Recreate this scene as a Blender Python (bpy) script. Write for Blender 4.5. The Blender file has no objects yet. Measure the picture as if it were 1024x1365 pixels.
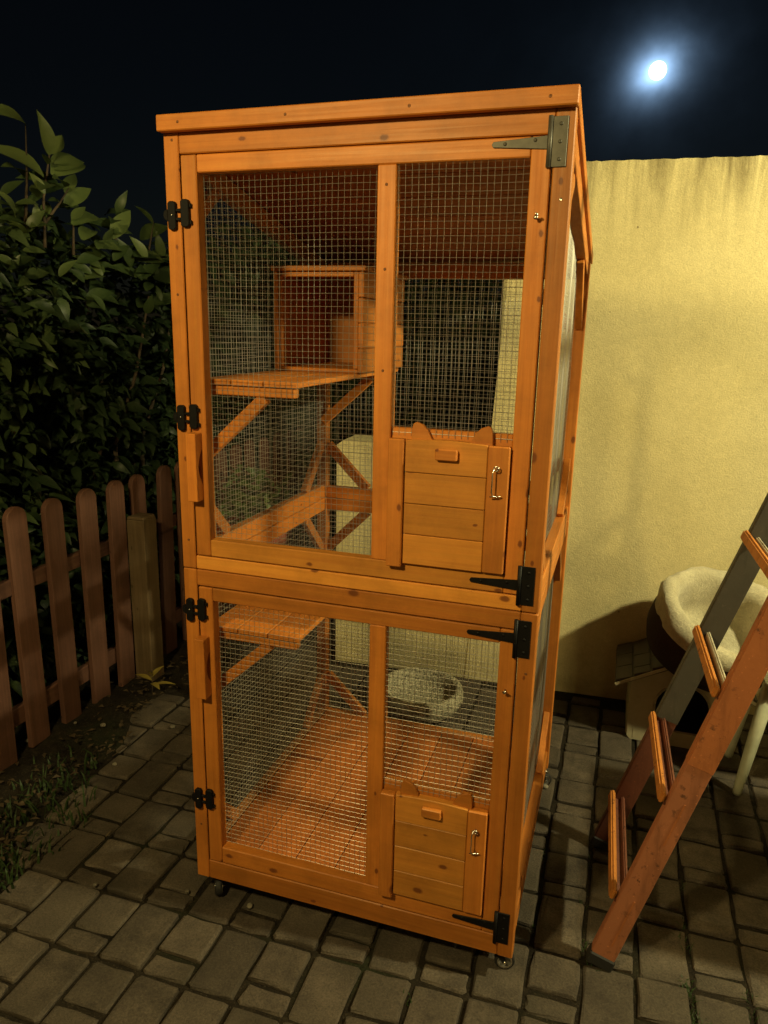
import bpy, bmesh, math, random
import numpy as np
from mathutils import Vector, Matrix, Quaternion, noise as mnoise
R = math.radians
random.seed(7); rng = np.random.default_rng(7)
sc = bpy.context.scene
col = sc.collection

# ------------------------------------------------------------------ camera
# x runs along the enclosure's front, y into its depth, z up; enclosure's front-left foot at the origin
cam_d = bpy.data.cameras.new('camera'); cam = bpy.data.objects.new('camera', cam_d); col.objects.link(cam)
CAM = Vector((0.927, -1.406, 1.444))
Fw = Vector((-0.2926095, 0.9248617, -0.2429207)).normalized()
Rt = Vector((0.9515965, 0.3066218, 0.0211452)).normalized()
Up = Rt.cross(Fw).normalized(); Rt = Fw.cross(Up)
cam.matrix_world = Matrix(((Rt.x, Up.x, -Fw.x, CAM.x), (Rt.y, Up.y, -Fw.y, CAM.y), (Rt.z, Up.z, -Fw.z, CAM.z), (0, 0, 0, 1)))
cam_d.sensor_fit = 'HORIZONTAL'; cam_d.sensor_width = 36.0; FPX = 986.67; cam_d.lens = 36 * FPX / 1024
cam_d.clip_start = 0.05; cam_d.clip_end = 3000
sc.camera = cam
def ray(px, py): return (Fw + Rt * ((px - 512) / FPX) - Up * ((py - 682.5) / FPX))
def on_z(px, py, z=0.0):
    d = ray(px, py); return CAM + d * ((z - CAM.z) / d.z)
def on_x(px, py, x):
    d = ray(px, py); return CAM + d * ((x - CAM.x) / d.x)
def on_y(px, py, y):
    d = ray(px, py); return CAM + d * ((y - CAM.y) / d.y)
def to_px(p):
    v = Vector(p) - CAM; d = v.dot(Fw)
    return (512 + FPX * v.dot(Rt) / d, 682.5 - FPX * v.dot(Up) / d, d)

# ------------------------------------------------------------------ night sky with the moon behind thin cloud
MOON = Vector((0.00272, 0.95969, 0.28104)).normalized()
world = bpy.data.worlds.new('World'); sc.world = world; world.use_nodes = True
nt = world.node_tree; nt.nodes.clear()
N = nt.nodes.new; L = nt.links.new
out = N('ShaderNodeOutputWorld'); sky = N('ShaderNodeTexSky'); sky.sky_type = 'NISHITA'; sky.sun_disc = False
sky.sun_elevation = math.asin(MOON.z); sky.sun_rotation = math.atan2(MOON.x, MOON.y)
sky.air_density = 1.0; sky.dust_density = 0.0
bg = N('ShaderNodeBackground'); bg.inputs['Strength'].default_value = 0.0006; L(sky.outputs[0], bg.inputs[0])
tc = N('ShaderNodeTexCoord'); dot = N('ShaderNodeVectorMath'); dot.operation = 'DOT_PRODUCT'; dot.inputs[1].default_value = MOON
nrm = N('ShaderNodeVectorMath'); nrm.operation = 'NORMALIZE'; L(tc.outputs['Generated'], nrm.inputs[0]); L(nrm.outputs[0], dot.inputs[0])
def M(op, a, b=None):
    n = N('ShaderNodeMath'); n.operation = op
    for i, v in enumerate((a, b)):
        if v is None: continue
        if isinstance(v, (int, float)): n.inputs[i].default_value = v
        else: L(v, n.inputs[i])
    return n.outputs[0]
A1 = (Rt * math.cos(R(40)) + Up * math.sin(R(40))); A1 = (A1 - MOON * A1.dot(MOON)).normalized(); A2 = MOON.cross(A1)
def dotn(vec):
    n = N('ShaderNodeVectorMath'); n.operation = 'DOT_PRODUCT'; n.inputs[1].default_value = vec; L(nrm.outputs[0], n.inputs[0]); return n.outputs['Value']
u1, u2 = dotn(A1), M('MULTIPLY', dotn(A2), 1.28)
flat = M('SQRT', M('ADD', M('MULTIPLY', u1, u1), M('MULTIPLY', u2, u2)))
behind = M('MULTIPLY', M('SUBTRACT', 1.0, M('MINIMUM', dot.outputs['Value'], 1.0)), 1.0)
ang = M('MULTIPLY', M('ADD', flat, behind), 57.2958)
cl = N('ShaderNodeTexNoise'); cl.inputs['Scale'].default_value = 16.0; cl.inputs['Detail'].default_value = 4
L(tc.outputs['Generated'], cl.inputs['Vector'])
cloud = M('ADD', M('MULTIPLY', cl.outputs['Fac'], 2.2), -0.1)
near = M('MULTIPLY', M('EXPONENT', M('MULTIPLY', ang, -1 / 0.66)), 4.4)
mid = M('MULTIPLY', M('EXPONENT', M('MULTIPLY', ang, -1 / 2.0)), 0.075)
far = M('MULTIPLY', M('EXPONENT', M('MULTIPLY', ang, -1 / 7.0)), 0.008)
halo = M('MULTIPLY', M('ADD', M('ADD', near, mid), far), cloud)
bg2 = N('ShaderNodeBackground'); bg2.inputs['Color'].default_value = (0.36, 0.60, 0.95, 1); L(halo, bg2.inputs['Strength'])
add = N('ShaderNodeAddShader'); L(bg.outputs[0], add.inputs[0]); L(bg2.outputs[0], add.inputs[1]); L(add.outputs[0], out.inputs[0])

sun_d = bpy.data.lights.new('moonlight', 'SUN'); sun = bpy.data.objects.new('moonlight', sun_d); col.objects.link(sun)
sun_d.energy = 0.006; sun_d.angle = R(0.5); sun_d.color = (0.7, 0.82, 1.0)
sun.rotation_euler = MOON.to_track_quat('Z', 'Y').to_euler()

def lamp(name, loc, watts, color, radius):
    d = bpy.data.lights.new(name, 'POINT'); o = bpy.data.objects.new(name, d); col.objects.link(o)
    d.energy = watts; d.color = color; d.shadow_soft_size = radius; o.location = loc; return o
# two garden wall lamps outside the frame: one on the house behind the photographer, one beside the yellow wall to the right
lamp('house_lamp_light', (0.06, -1.62, 2.14), 128, (1.0, 0.79, 0.31), 0.07)
lamp('wall_lamp_light', (2.75, 0.12, 2.35), 298, (1.0, 0.91, 0.46), 0.05)

sc.view_settings.view_transform = 'Standard'; sc.view_settings.look = 'None'
sc.view_settings.exposure = 0.0; sc.view_settings.gamma = 1.0; sc.view_settings.use_curve_mapping = False
sc.render.resolution_x = 768; sc.render.resolution_y = 1024

# ------------------------------------------------------------------ materials
MAT = {}
class NB:
    def __init__(s, name):
        m = bpy.data.materials.new(name); m.use_nodes = True; s.m = m; s.t = m.node_tree; s.t.nodes.clear()
        s.out = s.n('ShaderNodeOutputMaterial'); s.b = s.n('ShaderNodeBsdfPrincipled'); s.l(s.b.outputs[0], s.out.inputs[0]); MAT[name] = m
    def n(s, t): return s.t.nodes.new(t)
    def l(s, a, b): s.t.links.new(a, b)
    def coord(s, scale=(1, 1, 1), kind='Object', rnd=0.0):
        tc = s.n('ShaderNodeTexCoord'); mp = s.n('ShaderNodeMapping'); mp.inputs['Scale'].default_value = scale
        s.l(tc.outputs[kind], mp.inputs['Vector'])
        if rnd:
            oi = s.n('ShaderNodeObjectInfo'); vm = s.n('ShaderNodeVectorMath'); vm.operation = 'SCALE'
            vm.inputs[0].default_value = (rnd, rnd * 1.7, rnd * 0.6); s.l(oi.outputs['Random'], vm.inputs['Scale']); s.l(vm.outputs[0], mp.inputs['Location'])
        return mp.outputs[0]
    def noise(s, vec, scale, detail=4, rough=0.6, dist=0.0):
        n = s.n('ShaderNodeTexNoise'); n.inputs['Scale'].default_value = scale; n.inputs['Detail'].default_value = detail
        n.inputs['Roughness'].default_value = rough; n.inputs['Distortion'].default_value = dist; s.l(vec, n.inputs['Vector']); return n.outputs['Fac']
    def ramp(s, fac, *stops):
        r = s.n('ShaderNodeValToRGB'); s.l(fac, r.inputs[0]); e = r.color_ramp.elements
        while len(e) < len(stops): e.new(0.5)
        for el, (p, c) in zip(e, stops):
            el.position = p; el.color = (c[0], c[1], c[2], 1) if not isinstance(c, (int, float)) else (c, c, c, 1)
        return r.outputs[0]
    def mix(s, fac, a, b, mode='MIX'):
        m = s.n('ShaderNodeMix'); m.data_type = 'RGBA'; m.blend_type = mode
        for i, v in ((0, fac), (6, a), (7, b)):
            if isinstance(v, (int, float)): m.inputs[i].default_value = v
            elif isinstance(v, tuple): m.inputs[i].default_value = (*v, 1)
            else: s.l(v, m.inputs[i])
        return m.outputs[2]
    def math(s, op, a, b=0.0):
        n = s.n('ShaderNodeMath'); n.operation = op
        for i, v in enumerate((a, b)):
            if isinstance(v, (int, float)): n.inputs[i].default_value = v
            else: s.l(v, n.inputs[i])
        return n.outputs[0]
    def rand(s): return s.n('ShaderNodeObjectInfo').outputs['Random']
    def bump(s, h, strength, dist=0.002):
        b = s.n('ShaderNodeBump'); b.inputs['Strength'].default_value = strength; b.inputs['Distance'].default_value = dist
        s.l(h, b.inputs['Height']); s.l(b.outputs[0], s.b.inputs['Normal'])
    def set(s, color=None, rough=None, metal=None, spec=None):
        for k, v in (('Base Color', color), ('Roughness', rough), ('Metallic', metal), ('Specular IOR Level', spec)):
            if v is None: continue
            if isinstance(v, (int, float)): s.b.inputs[k].default_value = v
            elif isinstance(v, tuple): s.b.inputs[k].default_value = (*v, 1)
            else: s.l(v, s.b.inputs[k])
        return s.m

def stained_wood(name, axis, base, dark, light, knot, spec=0.35):
    b = NB(name)
    def sc3(along, across): return tuple(along if i == axis else across for i in range(3))
    v = b.coord(sc3(1.2, 1.0), rnd=9)
    vs = b.coord(sc3(3.0, 120.0), rnd=9)
    grain = b.noise(vs, 1.0, 6, 0.68, 0.6)
    v2 = b.coord(sc3(1.6, 26.0), rnd=9); rings = b.noise(v2, 1.0, 4, 0.6, 1.6)
    c = b.ramp(grain, (0.28, dark), (0.52, base), (0.78, light))
    c2 = b.ramp(rings, (0.30, tuple(x * 0.74 for x in base)), (0.5, base), (0.7, tuple(min(1, x * 1.22) for x in base)))
    c = b.mix(0.5, c, c2)
    # board-to-board tone
    rt = b.ramp(b.rand(), (0.0, 0.78), (0.35, 0.95), (0.7, 1.04), (1.0, 1.18)); c = b.mix(1.0, c, rt, 'MULTIPLY')
    # knots: a small crisp core with a few growth rings round it
    vk = b.coord((1, 1, 1), rnd=9); sx = b.n('ShaderNodeSeparateXYZ'); b.l(vk, sx.inputs[0]); cx_ = b.n('ShaderNodeCombineXYZ')
    b.l(b.math('MULTIPLY', sx.outputs[1 if axis == 1 else 0], 12.0 if axis == 2 else 7.0), cx_.inputs[0]); b.l(b.math('MULTIPLY', sx.outputs[2], 7.0 if axis == 2 else 12.0), cx_.inputs[1])
    vo = b.n('ShaderNodeTexVoronoi'); vo.voronoi_dimensions = '2D'; vo.inputs['Scale'].default_value = 1.0; b.l(cx_.outputs[0], vo.inputs['Vector'])
    kd = b.math('ADD', vo.outputs['Distance'], b.math('MULTIPLY', b.math('SUBTRACT', b.noise(v, 90, 3), 0.5), 0.05))
    pick = b.n('ShaderNodeSeparateColor'); b.l(vo.outputs['Color'], pick.inputs[0])
    big = b.math('GREATER_THAN', pick.outputs[0], 0.58); kd = b.math('MULTIPLY', kd, b.math('ADD', b.math('MULTIPLY', pick.outputs[1], 1.5), 0.75))
    rg = b.math('MULTIPLY', b.math('ADD', b.math('MULTIPLY', b.math('SINE', b.math('MULTIPLY', kd, 150.0)), 0.5), 0.5), b.ramp(kd, (0.06, 1.0), (0.22, 0.0)))
    c = b.mix(b.math('MULTIPLY', b.math('MULTIPLY', rg, big), 0.30), c, dark)
    km = b.ramp(kd, (0.045, 1.0), (0.085, 0.0)); km = b.math('MULTIPLY', km, big)
    c = b.mix(b.math('MULTIPLY', km, 0.85), c, knot)
    # worn / dirty blotches
    bl = b.ramp(b.noise(v, 7, 6, 0.7), (0.32, 0.80), (0.5, 0.98), (0.68, 1.10)); c = b.mix(1.0, c, bl, 'MULTIPLY')
    b.set(color=c, rough=b.ramp(grain, (0.3, 0.62), (0.7, 0.46)), spec=spec)
    b.bump(grain, 0.35, 0.0012)
    return b.m
for ax, nm in enumerate('xyz'):
    stained_wood('wood_' + nm, ax, (0.48, 0.160, 0.024), (0.37, 0.102, 0.013), (0.56, 0.222, 0.038), (0.14, 0.036, 0.010))
    stained_wood('light_wood_' + nm, ax, (0.58, 0.228, 0.036), (0.46, 0.152, 0.020), (0.66, 0.292, 0.052), (0.14, 0.036, 0.010))
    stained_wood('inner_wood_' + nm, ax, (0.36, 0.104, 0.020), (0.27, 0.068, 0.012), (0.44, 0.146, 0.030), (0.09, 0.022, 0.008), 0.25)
    stained_wood('fence_wood_' + nm, ax, (0.130, 0.062, 0.045), (0.076, 0.037, 0.029), (0.172, 0.087, 0.062), (0.03, 0.014, 0.01), 0.2)
    stained_wood('post_wood_' + nm, ax, (0.110, 0.074, 0.042), (0.065, 0.043, 0.025), (0.145, 0.10, 0.058), (0.06, 0.04, 0.02), 0.2)

b = NB('galvanised_wire'); b.set(color=(0.40, 0.38, 0.35), rough=0.42, metal=0.7)
b = NB('steel'); b.set(color=(0.72, 0.68, 0.60), rough=0.25, metal=1.0)
b = NB('black_metal'); v = b.coord(); b.set(color=(0.006, 0.0055, 0.006), rough=b.ramp(b.noise(v, 90), (0.3, 0.45), (0.7, 0.62)), spec=0.16)
b = NB('hinge_sheen'); v = b.coord(); b.set(color=b.ramp(b.noise(v, 60), (0.3, (0.055, 0.05, 0.042)), (0.7, (0.085, 0.078, 0.065))), rough=0.5, metal=0.3, spec=0.4)  # lamp sheen on the top hinge put into its metal colour
b = NB('brown_screw'); b.set(color=(0.16, 0.06, 0.02), rough=0.5, metal=0.4)
b = NB('black_rubber'); b.set(color=(0.012, 0.011, 0.011), rough=0.7)
b = NB('clear_wheel'); b.set(color=(0.12, 0.115, 0.11), rough=0.25, spec=0.6)

b = NB('stucco'); v = b.coord()
fine = b.noise(v, 170, 4, 0.65); med = b.noise(v, 38, 4, 0.6); bigv = b.noise(v, 2.2, 4, 0.55)
c = b.ramp(bigv, (0.3, (0.56, 0.475, 0.245)), (0.7, (0.68, 0.585, 0.325)))
c = b.mix(1.0, c, b.ramp(med, (0.25, 0.92), (0.7, 1.05)), 'MULTIPLY'); c = b.mix(1.0, c, b.ramp(b.noise(v, 260, 2, 0.7), (0.25, 0.80), (0.6, 1.04)), 'MULTIPLY')
# rain streaks running down from the coping, and splash dirt near the soil
sep = b.n('ShaderNodeSeparateXYZ'); b.l(v, sep.inputs[0])
stv = b.coord((15, 15, 1.6)); st = b.noise(stv, 1.0, 6, 0.68, 0.5)
band = b.n('ShaderNodeMapRange'); band.inputs['From Min'].default_value = 1.62; band.inputs['From Max'].default_value = 2.03; b.l(sep.outputs['Z'], band.inputs['Value'])
bp = b.math('POWER', band.outputs[0], 1.7)
sm = b.math('MULTIPLY', b.ramp(st, (0.40, 0.0), (0.66, 1.0)), bp)
c = b.mix(b.math('MULTIPLY', sm, 0.9), c, (0.13, 0.10, 0.045))
foot = b.n('ShaderNodeMapRange'); foot.inputs['From Min'].default_value = 0.30; foot.inputs['From Max'].default_value = 0.0; b.l(sep.outputs['Z'], foot.inputs['Value'])
fm = b.math('MULTIPLY', foot.outputs[0], b.ramp(b.noise(v, 9, 5), (0.35, 0.1), (0.65, 0.9)))
c = b.mix(b.math('MULTIPLY', fm, 0.6), c, (0.20, 0.15, 0.08))
vo = b.n('ShaderNodeTexVoronoi'); vo.inputs['Scale'].default_value = 7; b.l(v, vo.inputs['Vector'])
pit = b.ramp(vo.outputs['Distance'], (0.018, 1.0), (0.034, 0.0)); c = b.mix(b.math('MULTIPLY', pit, 0.7), c, (0.10, 0.07, 0.03))
b.set(color=c, rough=0.92, spec=0.2)
h = b.math('ADD', b.math('MULTIPLY', fine, 0.9), b.math('MULTIPLY', med, 0.45)); b.bump(h, 0.6, 0.0045)

b = NB('bounce_render'); v = b.coord(); b.set(color=b.ramp(b.noise(v, 5, 4), (0.3, (0.17, 0.13, 0.09)), (0.7, (0.24, 0.19, 0.13))), rough=0.9)  # coat of the unseen walls added for bounce light

def paver_mat(name, kind_rand):
    b = NB(name); v = b.coord(rnd=5 if kind_rand else 0.0)
    f = b.noise(v, 210, 3, 0.7); m_ = b.noise(v, 16, 5, 0.6); g = b.noise(v, 4, 4, 0.6)
    c = b.ramp(m_, (0.25, (0.042, 0.033, 0.026)), (0.5, (0.074, 0.058, 0.044)), (0.75, (0.112, 0.088, 0.066)))
    c = b.mix(1.0, c, b.ramp(f, (0.25, 0.55), (0.5, 1.0), (0.75, 1.45)), 'MULTIPLY')
    c = b.mix(b.ramp(g, (0.48, 0.0), (0.70, 0.75)), c, (0.024, 0.020, 0.014))
    if kind_rand: c = b.mix(1.0, c, b.ramp(b.rand(), (0.0, 0.76), (0.5, 1.0), (1.0, 1.18)), 'MULTIPLY')
    b.set(color=c, rough=b.ramp(m_, (0.3, 0.9), (0.7, 0.72)), spec=0.3); b.bump(b.math('ADD', f, b.math('MULTIPLY', m_, 0.8)), 0.8, 0.003)
paver_mat('paver', True); paver_mat('paver_far', False)

b = NB('soil'); v = b.coord(); a = b.noise(v, 30, 6, 0.7); g = b.noise(v, 3.2, 4)
c = b.ramp(a, (0.3, (0.007, 0.005, 0.004)), (0.6, (0.020, 0.015, 0.010)), (0.8, (0.046, 0.035, 0.022)))
c = b.mix(b.ramp(g, (0.52, 0.0), (0.7, 0.6)), c, (0.016, 0.021, 0.008))
c = b.mix(b.ramp(b.noise(v, 190, 3, 0.7), (0.58, 0.0), (0.72, 0.7)), c, (0.085, 0.068, 0.046))
b.set(color=c, rough=0.95, spec=0.15); b.bump(a, 1.0, 0.012)

def leaf_mat(name, c0, c1, c2, spec=0.5, rough=0.35, trans=0.15):
    b = NB(name); v = b.coord(); rn = b.noise(v, 3.5, 2)
    ob = b.rand(); mixr = b.math('ADD', b.math('MULTIPLY', ob, 0.5), b.math('MULTIPLY', b.noise(v, 19, 2), 0.55))
    c = b.ramp(mixr, (0.22, c0), (0.5, c1), (0.78, c2))
    b.set(color=c, rough=rough, spec=spec)
    if trans:
        t = b.n('ShaderNodeBsdfTranslucent'); b.l(b.mix(1.0, c, (1.0, 1.05, 0.6), 'MULTIPLY'), t.inputs[0]); ms = b.n('ShaderNodeMixShader'); ms.inputs[0].default_value = trans
        b.l(b.b.outputs[0], ms.inputs[1]); b.l(t.outputs[0], ms.inputs[2]); b.l(ms.outputs[0], b.out.inputs[0])
leaf_mat('hedge_leaf', (0.016, 0.028, 0.013), (0.030, 0.050, 0.021), (0.060, 0.086, 0.033), 0.28, 0.45)
leaf_mat('young_leaf', (0.060, 0.090, 0.030), (0.088, 0.122, 0.040), (0.115, 0.150, 0.050), 0.4, 0.45, 0.25)
leaf_mat('mid_leaf', (0.026, 0.044, 0.016), (0.046, 0.070, 0.024), (0.075, 0.102, 0.034), 0.4, 0.42, 0.2)
leaf_mat('grass_blade', (0.014, 0.028, 0.008), (0.024, 0.044, 0.012), (0.042, 0.066, 0.020), 0.3, 0.5, 0.2)
leaf_mat('dry_leaf', (0.03, 0.02, 0.012), (0.07, 0.048, 0.028), (0.16, 0.12, 0.07), 0.2, 0.7, 0.1)
b = NB('yellow_leaf'); b.set(color=(0.26, 0.20, 0.04), rough=0.6)
b = NB('bark'); v = b.coord((1, 1, 0.3)); b.set(color=b.ramp(b.noise(v, 60), (0.3, (0.03, 0.02, 0.012)), (0.7, (0.08, 0.055, 0.035))), rough=0.9)

b = NB('beige_plastic'); v = b.coord(); b.set(color=b.ramp(b.noise(v, 12, 5), (0.3, (0.36, 0.31, 0.20)), (0.7, (0.47, 0.41, 0.27))), rough=0.55, spec=0.35)
b = NB('roof_plastic'); v = b.coord(); b.set(color=b.ramp(b.noise(v, 14, 5), (0.3, (0.030, 0.020, 0.014)), (0.7, (0.055, 0.036, 0.025))), rough=0.6)
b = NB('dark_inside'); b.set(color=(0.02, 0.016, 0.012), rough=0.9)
b = NB('brown_fabric'); v = b.coord(); f = b.noise(v, 240, 2); b.set(color=b.ramp(f, (0.3, (0.032, 0.020, 0.017)), (0.7, (0.058, 0.038, 0.030))), rough=0.95, spec=0.1); b.bump(f, 0.6, 0.002)
b = NB('cream_fleece'); v = b.coord(); f = b.noise(v, 130, 5, 0.75); g = b.noise(v, 22, 4)
b.set(color=b.mix(1.0, b.ramp(g, (0.3, (0.54, 0.48, 0.33)), (0.7, (0.70, 0.64, 0.46))), b.ramp(f, (0.25, 0.72), (0.7, 1.05)), 'MULTIPLY'), rough=1.0, spec=0.05)
b.bump(b.math('ADD', f, b.math('MULTIPLY', g, 0.6)), 0.9, 0.008)
b.b.inputs['Sheen Weight'].default_value = 0.3

def paint(name, c0, c1, rust=True, rough=0.5):
    b = NB(name); v = b.coord(); n1 = b.noise(v, 7, 5); n2 = b.noise(v, 55, 5, 0.7)
    c = b.ramp(n1, (0.3, c0), (0.7, c1))
    if rust:
        m_ = b.math('MULTIPLY', b.ramp(n2, (0.56, 0.0), (0.66, 1.0)), b.ramp(b.noise(v, 9, 4), (0.42, 0.0), (0.62, 1.0)))
        c = b.mix(m_, c, (0.045, 0.020, 0.012))
    sv = b.coord((22, 22, 3.0)); sn = b.noise(sv, 1.0, 5, 0.7)
    c = b.mix(b.ramp(sn, (0.50, 0.0), (0.70, 0.55)), c, tuple(x * 0.45 for x in c0)); c = b.mix(b.ramp(b.noise(v, 140, 2), (0.66, 0.0), (0.72, 0.5)), c, tuple(min(1, x * 1.7) for x in c1))
    b.set(color=c, rough=b.ramp(n2, (0.3, rough), (0.7, rough + 0.2)), spec=0.3); b.bump(n2, 0.3, 0.0015)
paint('ladder_orange', (0.30, 0.112, 0.058), (0.38, 0.138, 0.066))
paint('ladder_bright', (0.38, 0.135, 0.026), (0.48, 0.175, 0.036))
paint('ladder_red', (0.32, 0.104, 0.038), (0.39, 0.130, 0.046))
paint('ladder_maroon', (0.10, 0.035, 0.022), (0.15, 0.048, 0.028))
paint('ladder_grey', (0.050, 0.045, 0.038), (0.072, 0.064, 0.052), False, 0.5)
paint('ladder_pale', (0.34, 0.31, 0.24), (0.46, 0.42, 0.32), True, 0.5)
b = NB('pale_plastic'); v = b.coord(); b.set(color=b.ramp(b.noise(v, 15, 4), (0.3, (0.34, 0.34, 0.24)), (0.7, (0.46, 0.46, 0.34))), rough=0.5)
b = NB('terracotta'); v = b.coord(); b.set(color=b.ramp(b.noise(v, 20, 4), (0.3, (0.24, 0.06, 0.035)), (0.7, (0.33, 0.09, 0.05))), rough=0.8)
b = NB('speckled_stone'); v = b.coord(); vo = b.n('ShaderNodeTexVoronoi'); vo.inputs['Scale'].default_value = 95; b.l(v, vo.inputs['Vector'])
b.set(color=b.ramp(vo.outputs['Distance'], (0.15, (0.06, 0.055, 0.04)), (0.4, (0.24, 0.22, 0.15)), (0.75, (0.33, 0.30, 0.21))), rough=0.85); b.bump(vo.outputs['Distance'], 0.7, 0.004)
b = NB('moon_light'); em = b.n('ShaderNodeEmission'); em.inputs[0].default_value = (0.93, 0.97, 1.0, 1); em.inputs[1].default_value = 3.0; b.l(em.outputs[0], b.out.inputs[0])
b = NB('grey_tube'); b.set(color=(0.20, 0.20, 0.16), rough=0.5)
b = NB('pebble'); b.set(color=b.ramp(b.rand(), (0.0, (0.09, 0.075, 0.055)), (1.0, (0.24, 0.21, 0.16))), rough=0.85)

# ------------------------------------------------------------------ mesh helpers
class MB:
    def __init__(s): s.bm = bmesh.new(); s.mats = []
    def mi(s, mat):
        if mat not in s.mats: s.mats.append(mat)
        return s.mats.index(mat)
    def box(s, x0, x1, y0, y1, z0, z1, mat, bev=0.0015, rot=None):
        t = bmesh.new(); bmesh.ops.create_cube(t, size=1.0)
        bmesh.ops.scale(t, vec=(x1 - x0, y1 - y0, z1 - z0), verts=t.verts)
        if bev: bmesh.ops.bevel(t, geom=t.edges[:], offset=bev, segments=1, affect='EDGES', profile=0.5)
        c = Vector(((x0 + x1) / 2, (y0 + y1) / 2, (z0 + z1) / 2))
        mx = Matrix.Translation(c) @ (rot.to_4x4() if rot else Matrix())
        return s.merge(t, mx, mat)
    def merge(s, t, mx, mat):
        i = s.mi(mat); mp = {}
        for v in t.verts: mp[v] = s.bm.verts.new(mx @ v.co)
        for f in t.faces:
            nf = s.bm.faces.new([mp[v] for v in f.verts]); nf.material_index = i; nf.smooth = f.smooth
        t.free(); return s
    def bar(s, a, b_, w, d, mat, side=(0, 1, 0), bev=0.0012):
        """square-section bar from a to b_, w across 'side'-perpendicular, d along side"""
        a = Vector(a); b_ = Vector(b_); ax = (b_ - a); ln = ax.length; ax.normalize(); sd = Vector(side); sd = (sd - ax * sd.dot(ax)).normalized(); up = ax.cross(sd)
        t = bmesh.new(); bmesh.ops.create_cube(t, size=1.0); bmesh.ops.scale(t, vec=(ln, d, w), verts=t.verts)
        if bev: bmesh.ops.bevel(t, geom=t.edges[:], offset=bev, segments=1, affect='EDGES')
        m = Matrix(((ax.x, sd.x, up.x, 0), (ax.y, sd.y, up.y, 0), (ax.z, sd.z, up.z, 0), (0, 0, 0, 1))); m.translation = (a + b_) / 2
        return s.merge(t, m, mat)
    def prism(s, pts, axis, t0, t1, mat, bev=0.0):
        """outline pts (2-D) extruded along axis from t0 to t1"""
        def P(p, t): return {0: (t, p[0], p[1]), 1: (p[0], t, p[1]), 2: (p[0], p[1], t)}[axis]
        t = bmesh.new(); A = [t.verts.new(P(p, t0)) for p in pts]; B = [t.verts.new(P(p, t1)) for p in pts]
        t.faces.new(A); t.faces.new(B[::-1])
        for i in range(len(pts)): t.faces.new((A[i], B[i], B[(i + 1) % len(pts)], A[(i + 1) % len(pts)]))
        bmesh.ops.recalc_face_normals(t, faces=t.faces)
        if bev: bmesh.ops.bevel(t, geom=[e for e in t.edges if e.calc_face_angle(0) > 0.6], offset=bev, segments=1, affect='EDGES')
        return s.merge(t, Matrix(), mat)
    def tube(s, pts, r, mat, n=8, cap=True, radii=None):
        t = bmesh.new(); pts = [Vector(p) for p in pts]; rings = []; prev = None
        for k, p in enumerate(pts):
            d = (pts[min(k + 1, len(pts) - 1)] - pts[max(k - 1, 0)]).normalized()
            if prev is None: u = d.orthogonal().normalized()
            else: u = (prev - d * prev.dot(d)).normalized()
            prev = u; w = d.cross(u); rr = radii[k] if radii else r
            rings.append([t.verts.new(p + (u * math.cos(2 * math.pi * i / n) + w * math.sin(2 * math.pi * i / n)) * rr) for i in range(n)])
        for a, b_ in zip(rings, rings[1:]):
            for i in range(n):
                f = t.faces.new((a[i], a[(i + 1) % n], b_[(i + 1) % n], b_[i])); f.smooth = n > 4
        if cap: t.faces.new(rings[0][::-1]); t.faces.new(rings[-1])
        return s.merge(t, Matrix(), mat)
    def lathe(s, prof, mat, mx=Matrix(), n=24, smooth=True):
        t = bmesh.new(); rings = []
        for r, z in prof:
            rings.append([t.verts.new((r * math.cos(2 * math.pi * i / n), r * math.sin(2 * math.pi * i / n), z)) for i in range(n)] if r > 1e-6 else [t.verts.new((0, 0, z))])
        for a, b_ in zip(rings, rings[1:]):
            for i in range(n):
                j = (i + 1) % n
                vs = [a[i], a[j], b_[j], b_[i]] if len(a) > 1 and len(b_) > 1 else ([a[0], b_[j], b_[i]] if len(a) == 1 else [a[i], a[j], b_[0]])
                f = t.faces.new(vs); f.smooth = smooth
        bmesh.ops.recalc_face_normals(t, faces=t.faces)
        return s.merge(t, mx, mat)
    def build(s, name, parent=None):
        me = bpy.data.meshes.new(name); s.bm.to_mesh(me); s.bm.free()
        for m in s.mats: me.materials.append(MAT[m])
        o = bpy.data.objects.new(name, me); col.objects.link(o); o.parent = parent; return o
def tag(o, label=None, cat=None, group=None, kind=None):
    for k, v in (('label', label), ('category', cat), ('group', group), ('kind', kind)):
        if v: o[k] = v
    return o
def empty(name, label, cat, loc=(0, 0, 0), group=None):
    o = bpy.data.objects.new(name, None); col.objects.link(o); o.location = loc; o.empty_display_size = 0.1
    return tag(o, label, cat, group)
def keep(o, parent):     # parent an object built in world coordinates under an empty standing elsewhere
    o.parent = parent; o.matrix_parent_inverse = Matrix.Translation(-Vector(parent.location)); return o
def mesh_obj(name, verts, faces, mat, parent=None, smooth=False):
    me = bpy.data.meshes.new(name); me.from_pydata(verts, [], faces); me.materials.append(MAT[mat])
    if smooth: me.polygons.foreach_set('use_smooth', [True] * len(me.polygons))
    o = bpy.data.objects.new(name, me); col.objects.link(o); o.parent = parent; return o

# ------------------------------------------------------------------ moon
mb = MB(); dist = 900.0; rad = dist * 10.0 / FPX * 0.93
t = bmesh.new(); bmesh.ops.create_uvsphere(t, u_segments=32, v_segments=16, radius=rad)
for f in t.faces: f.smooth = True
mb.merge(t, Matrix.Translation(CAM + MOON * dist), 'moon_light'); moon = mb.build('moon')
tag(moon, 'bright white moon glowing through thin cloud in the night sky', 'moon')

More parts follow.
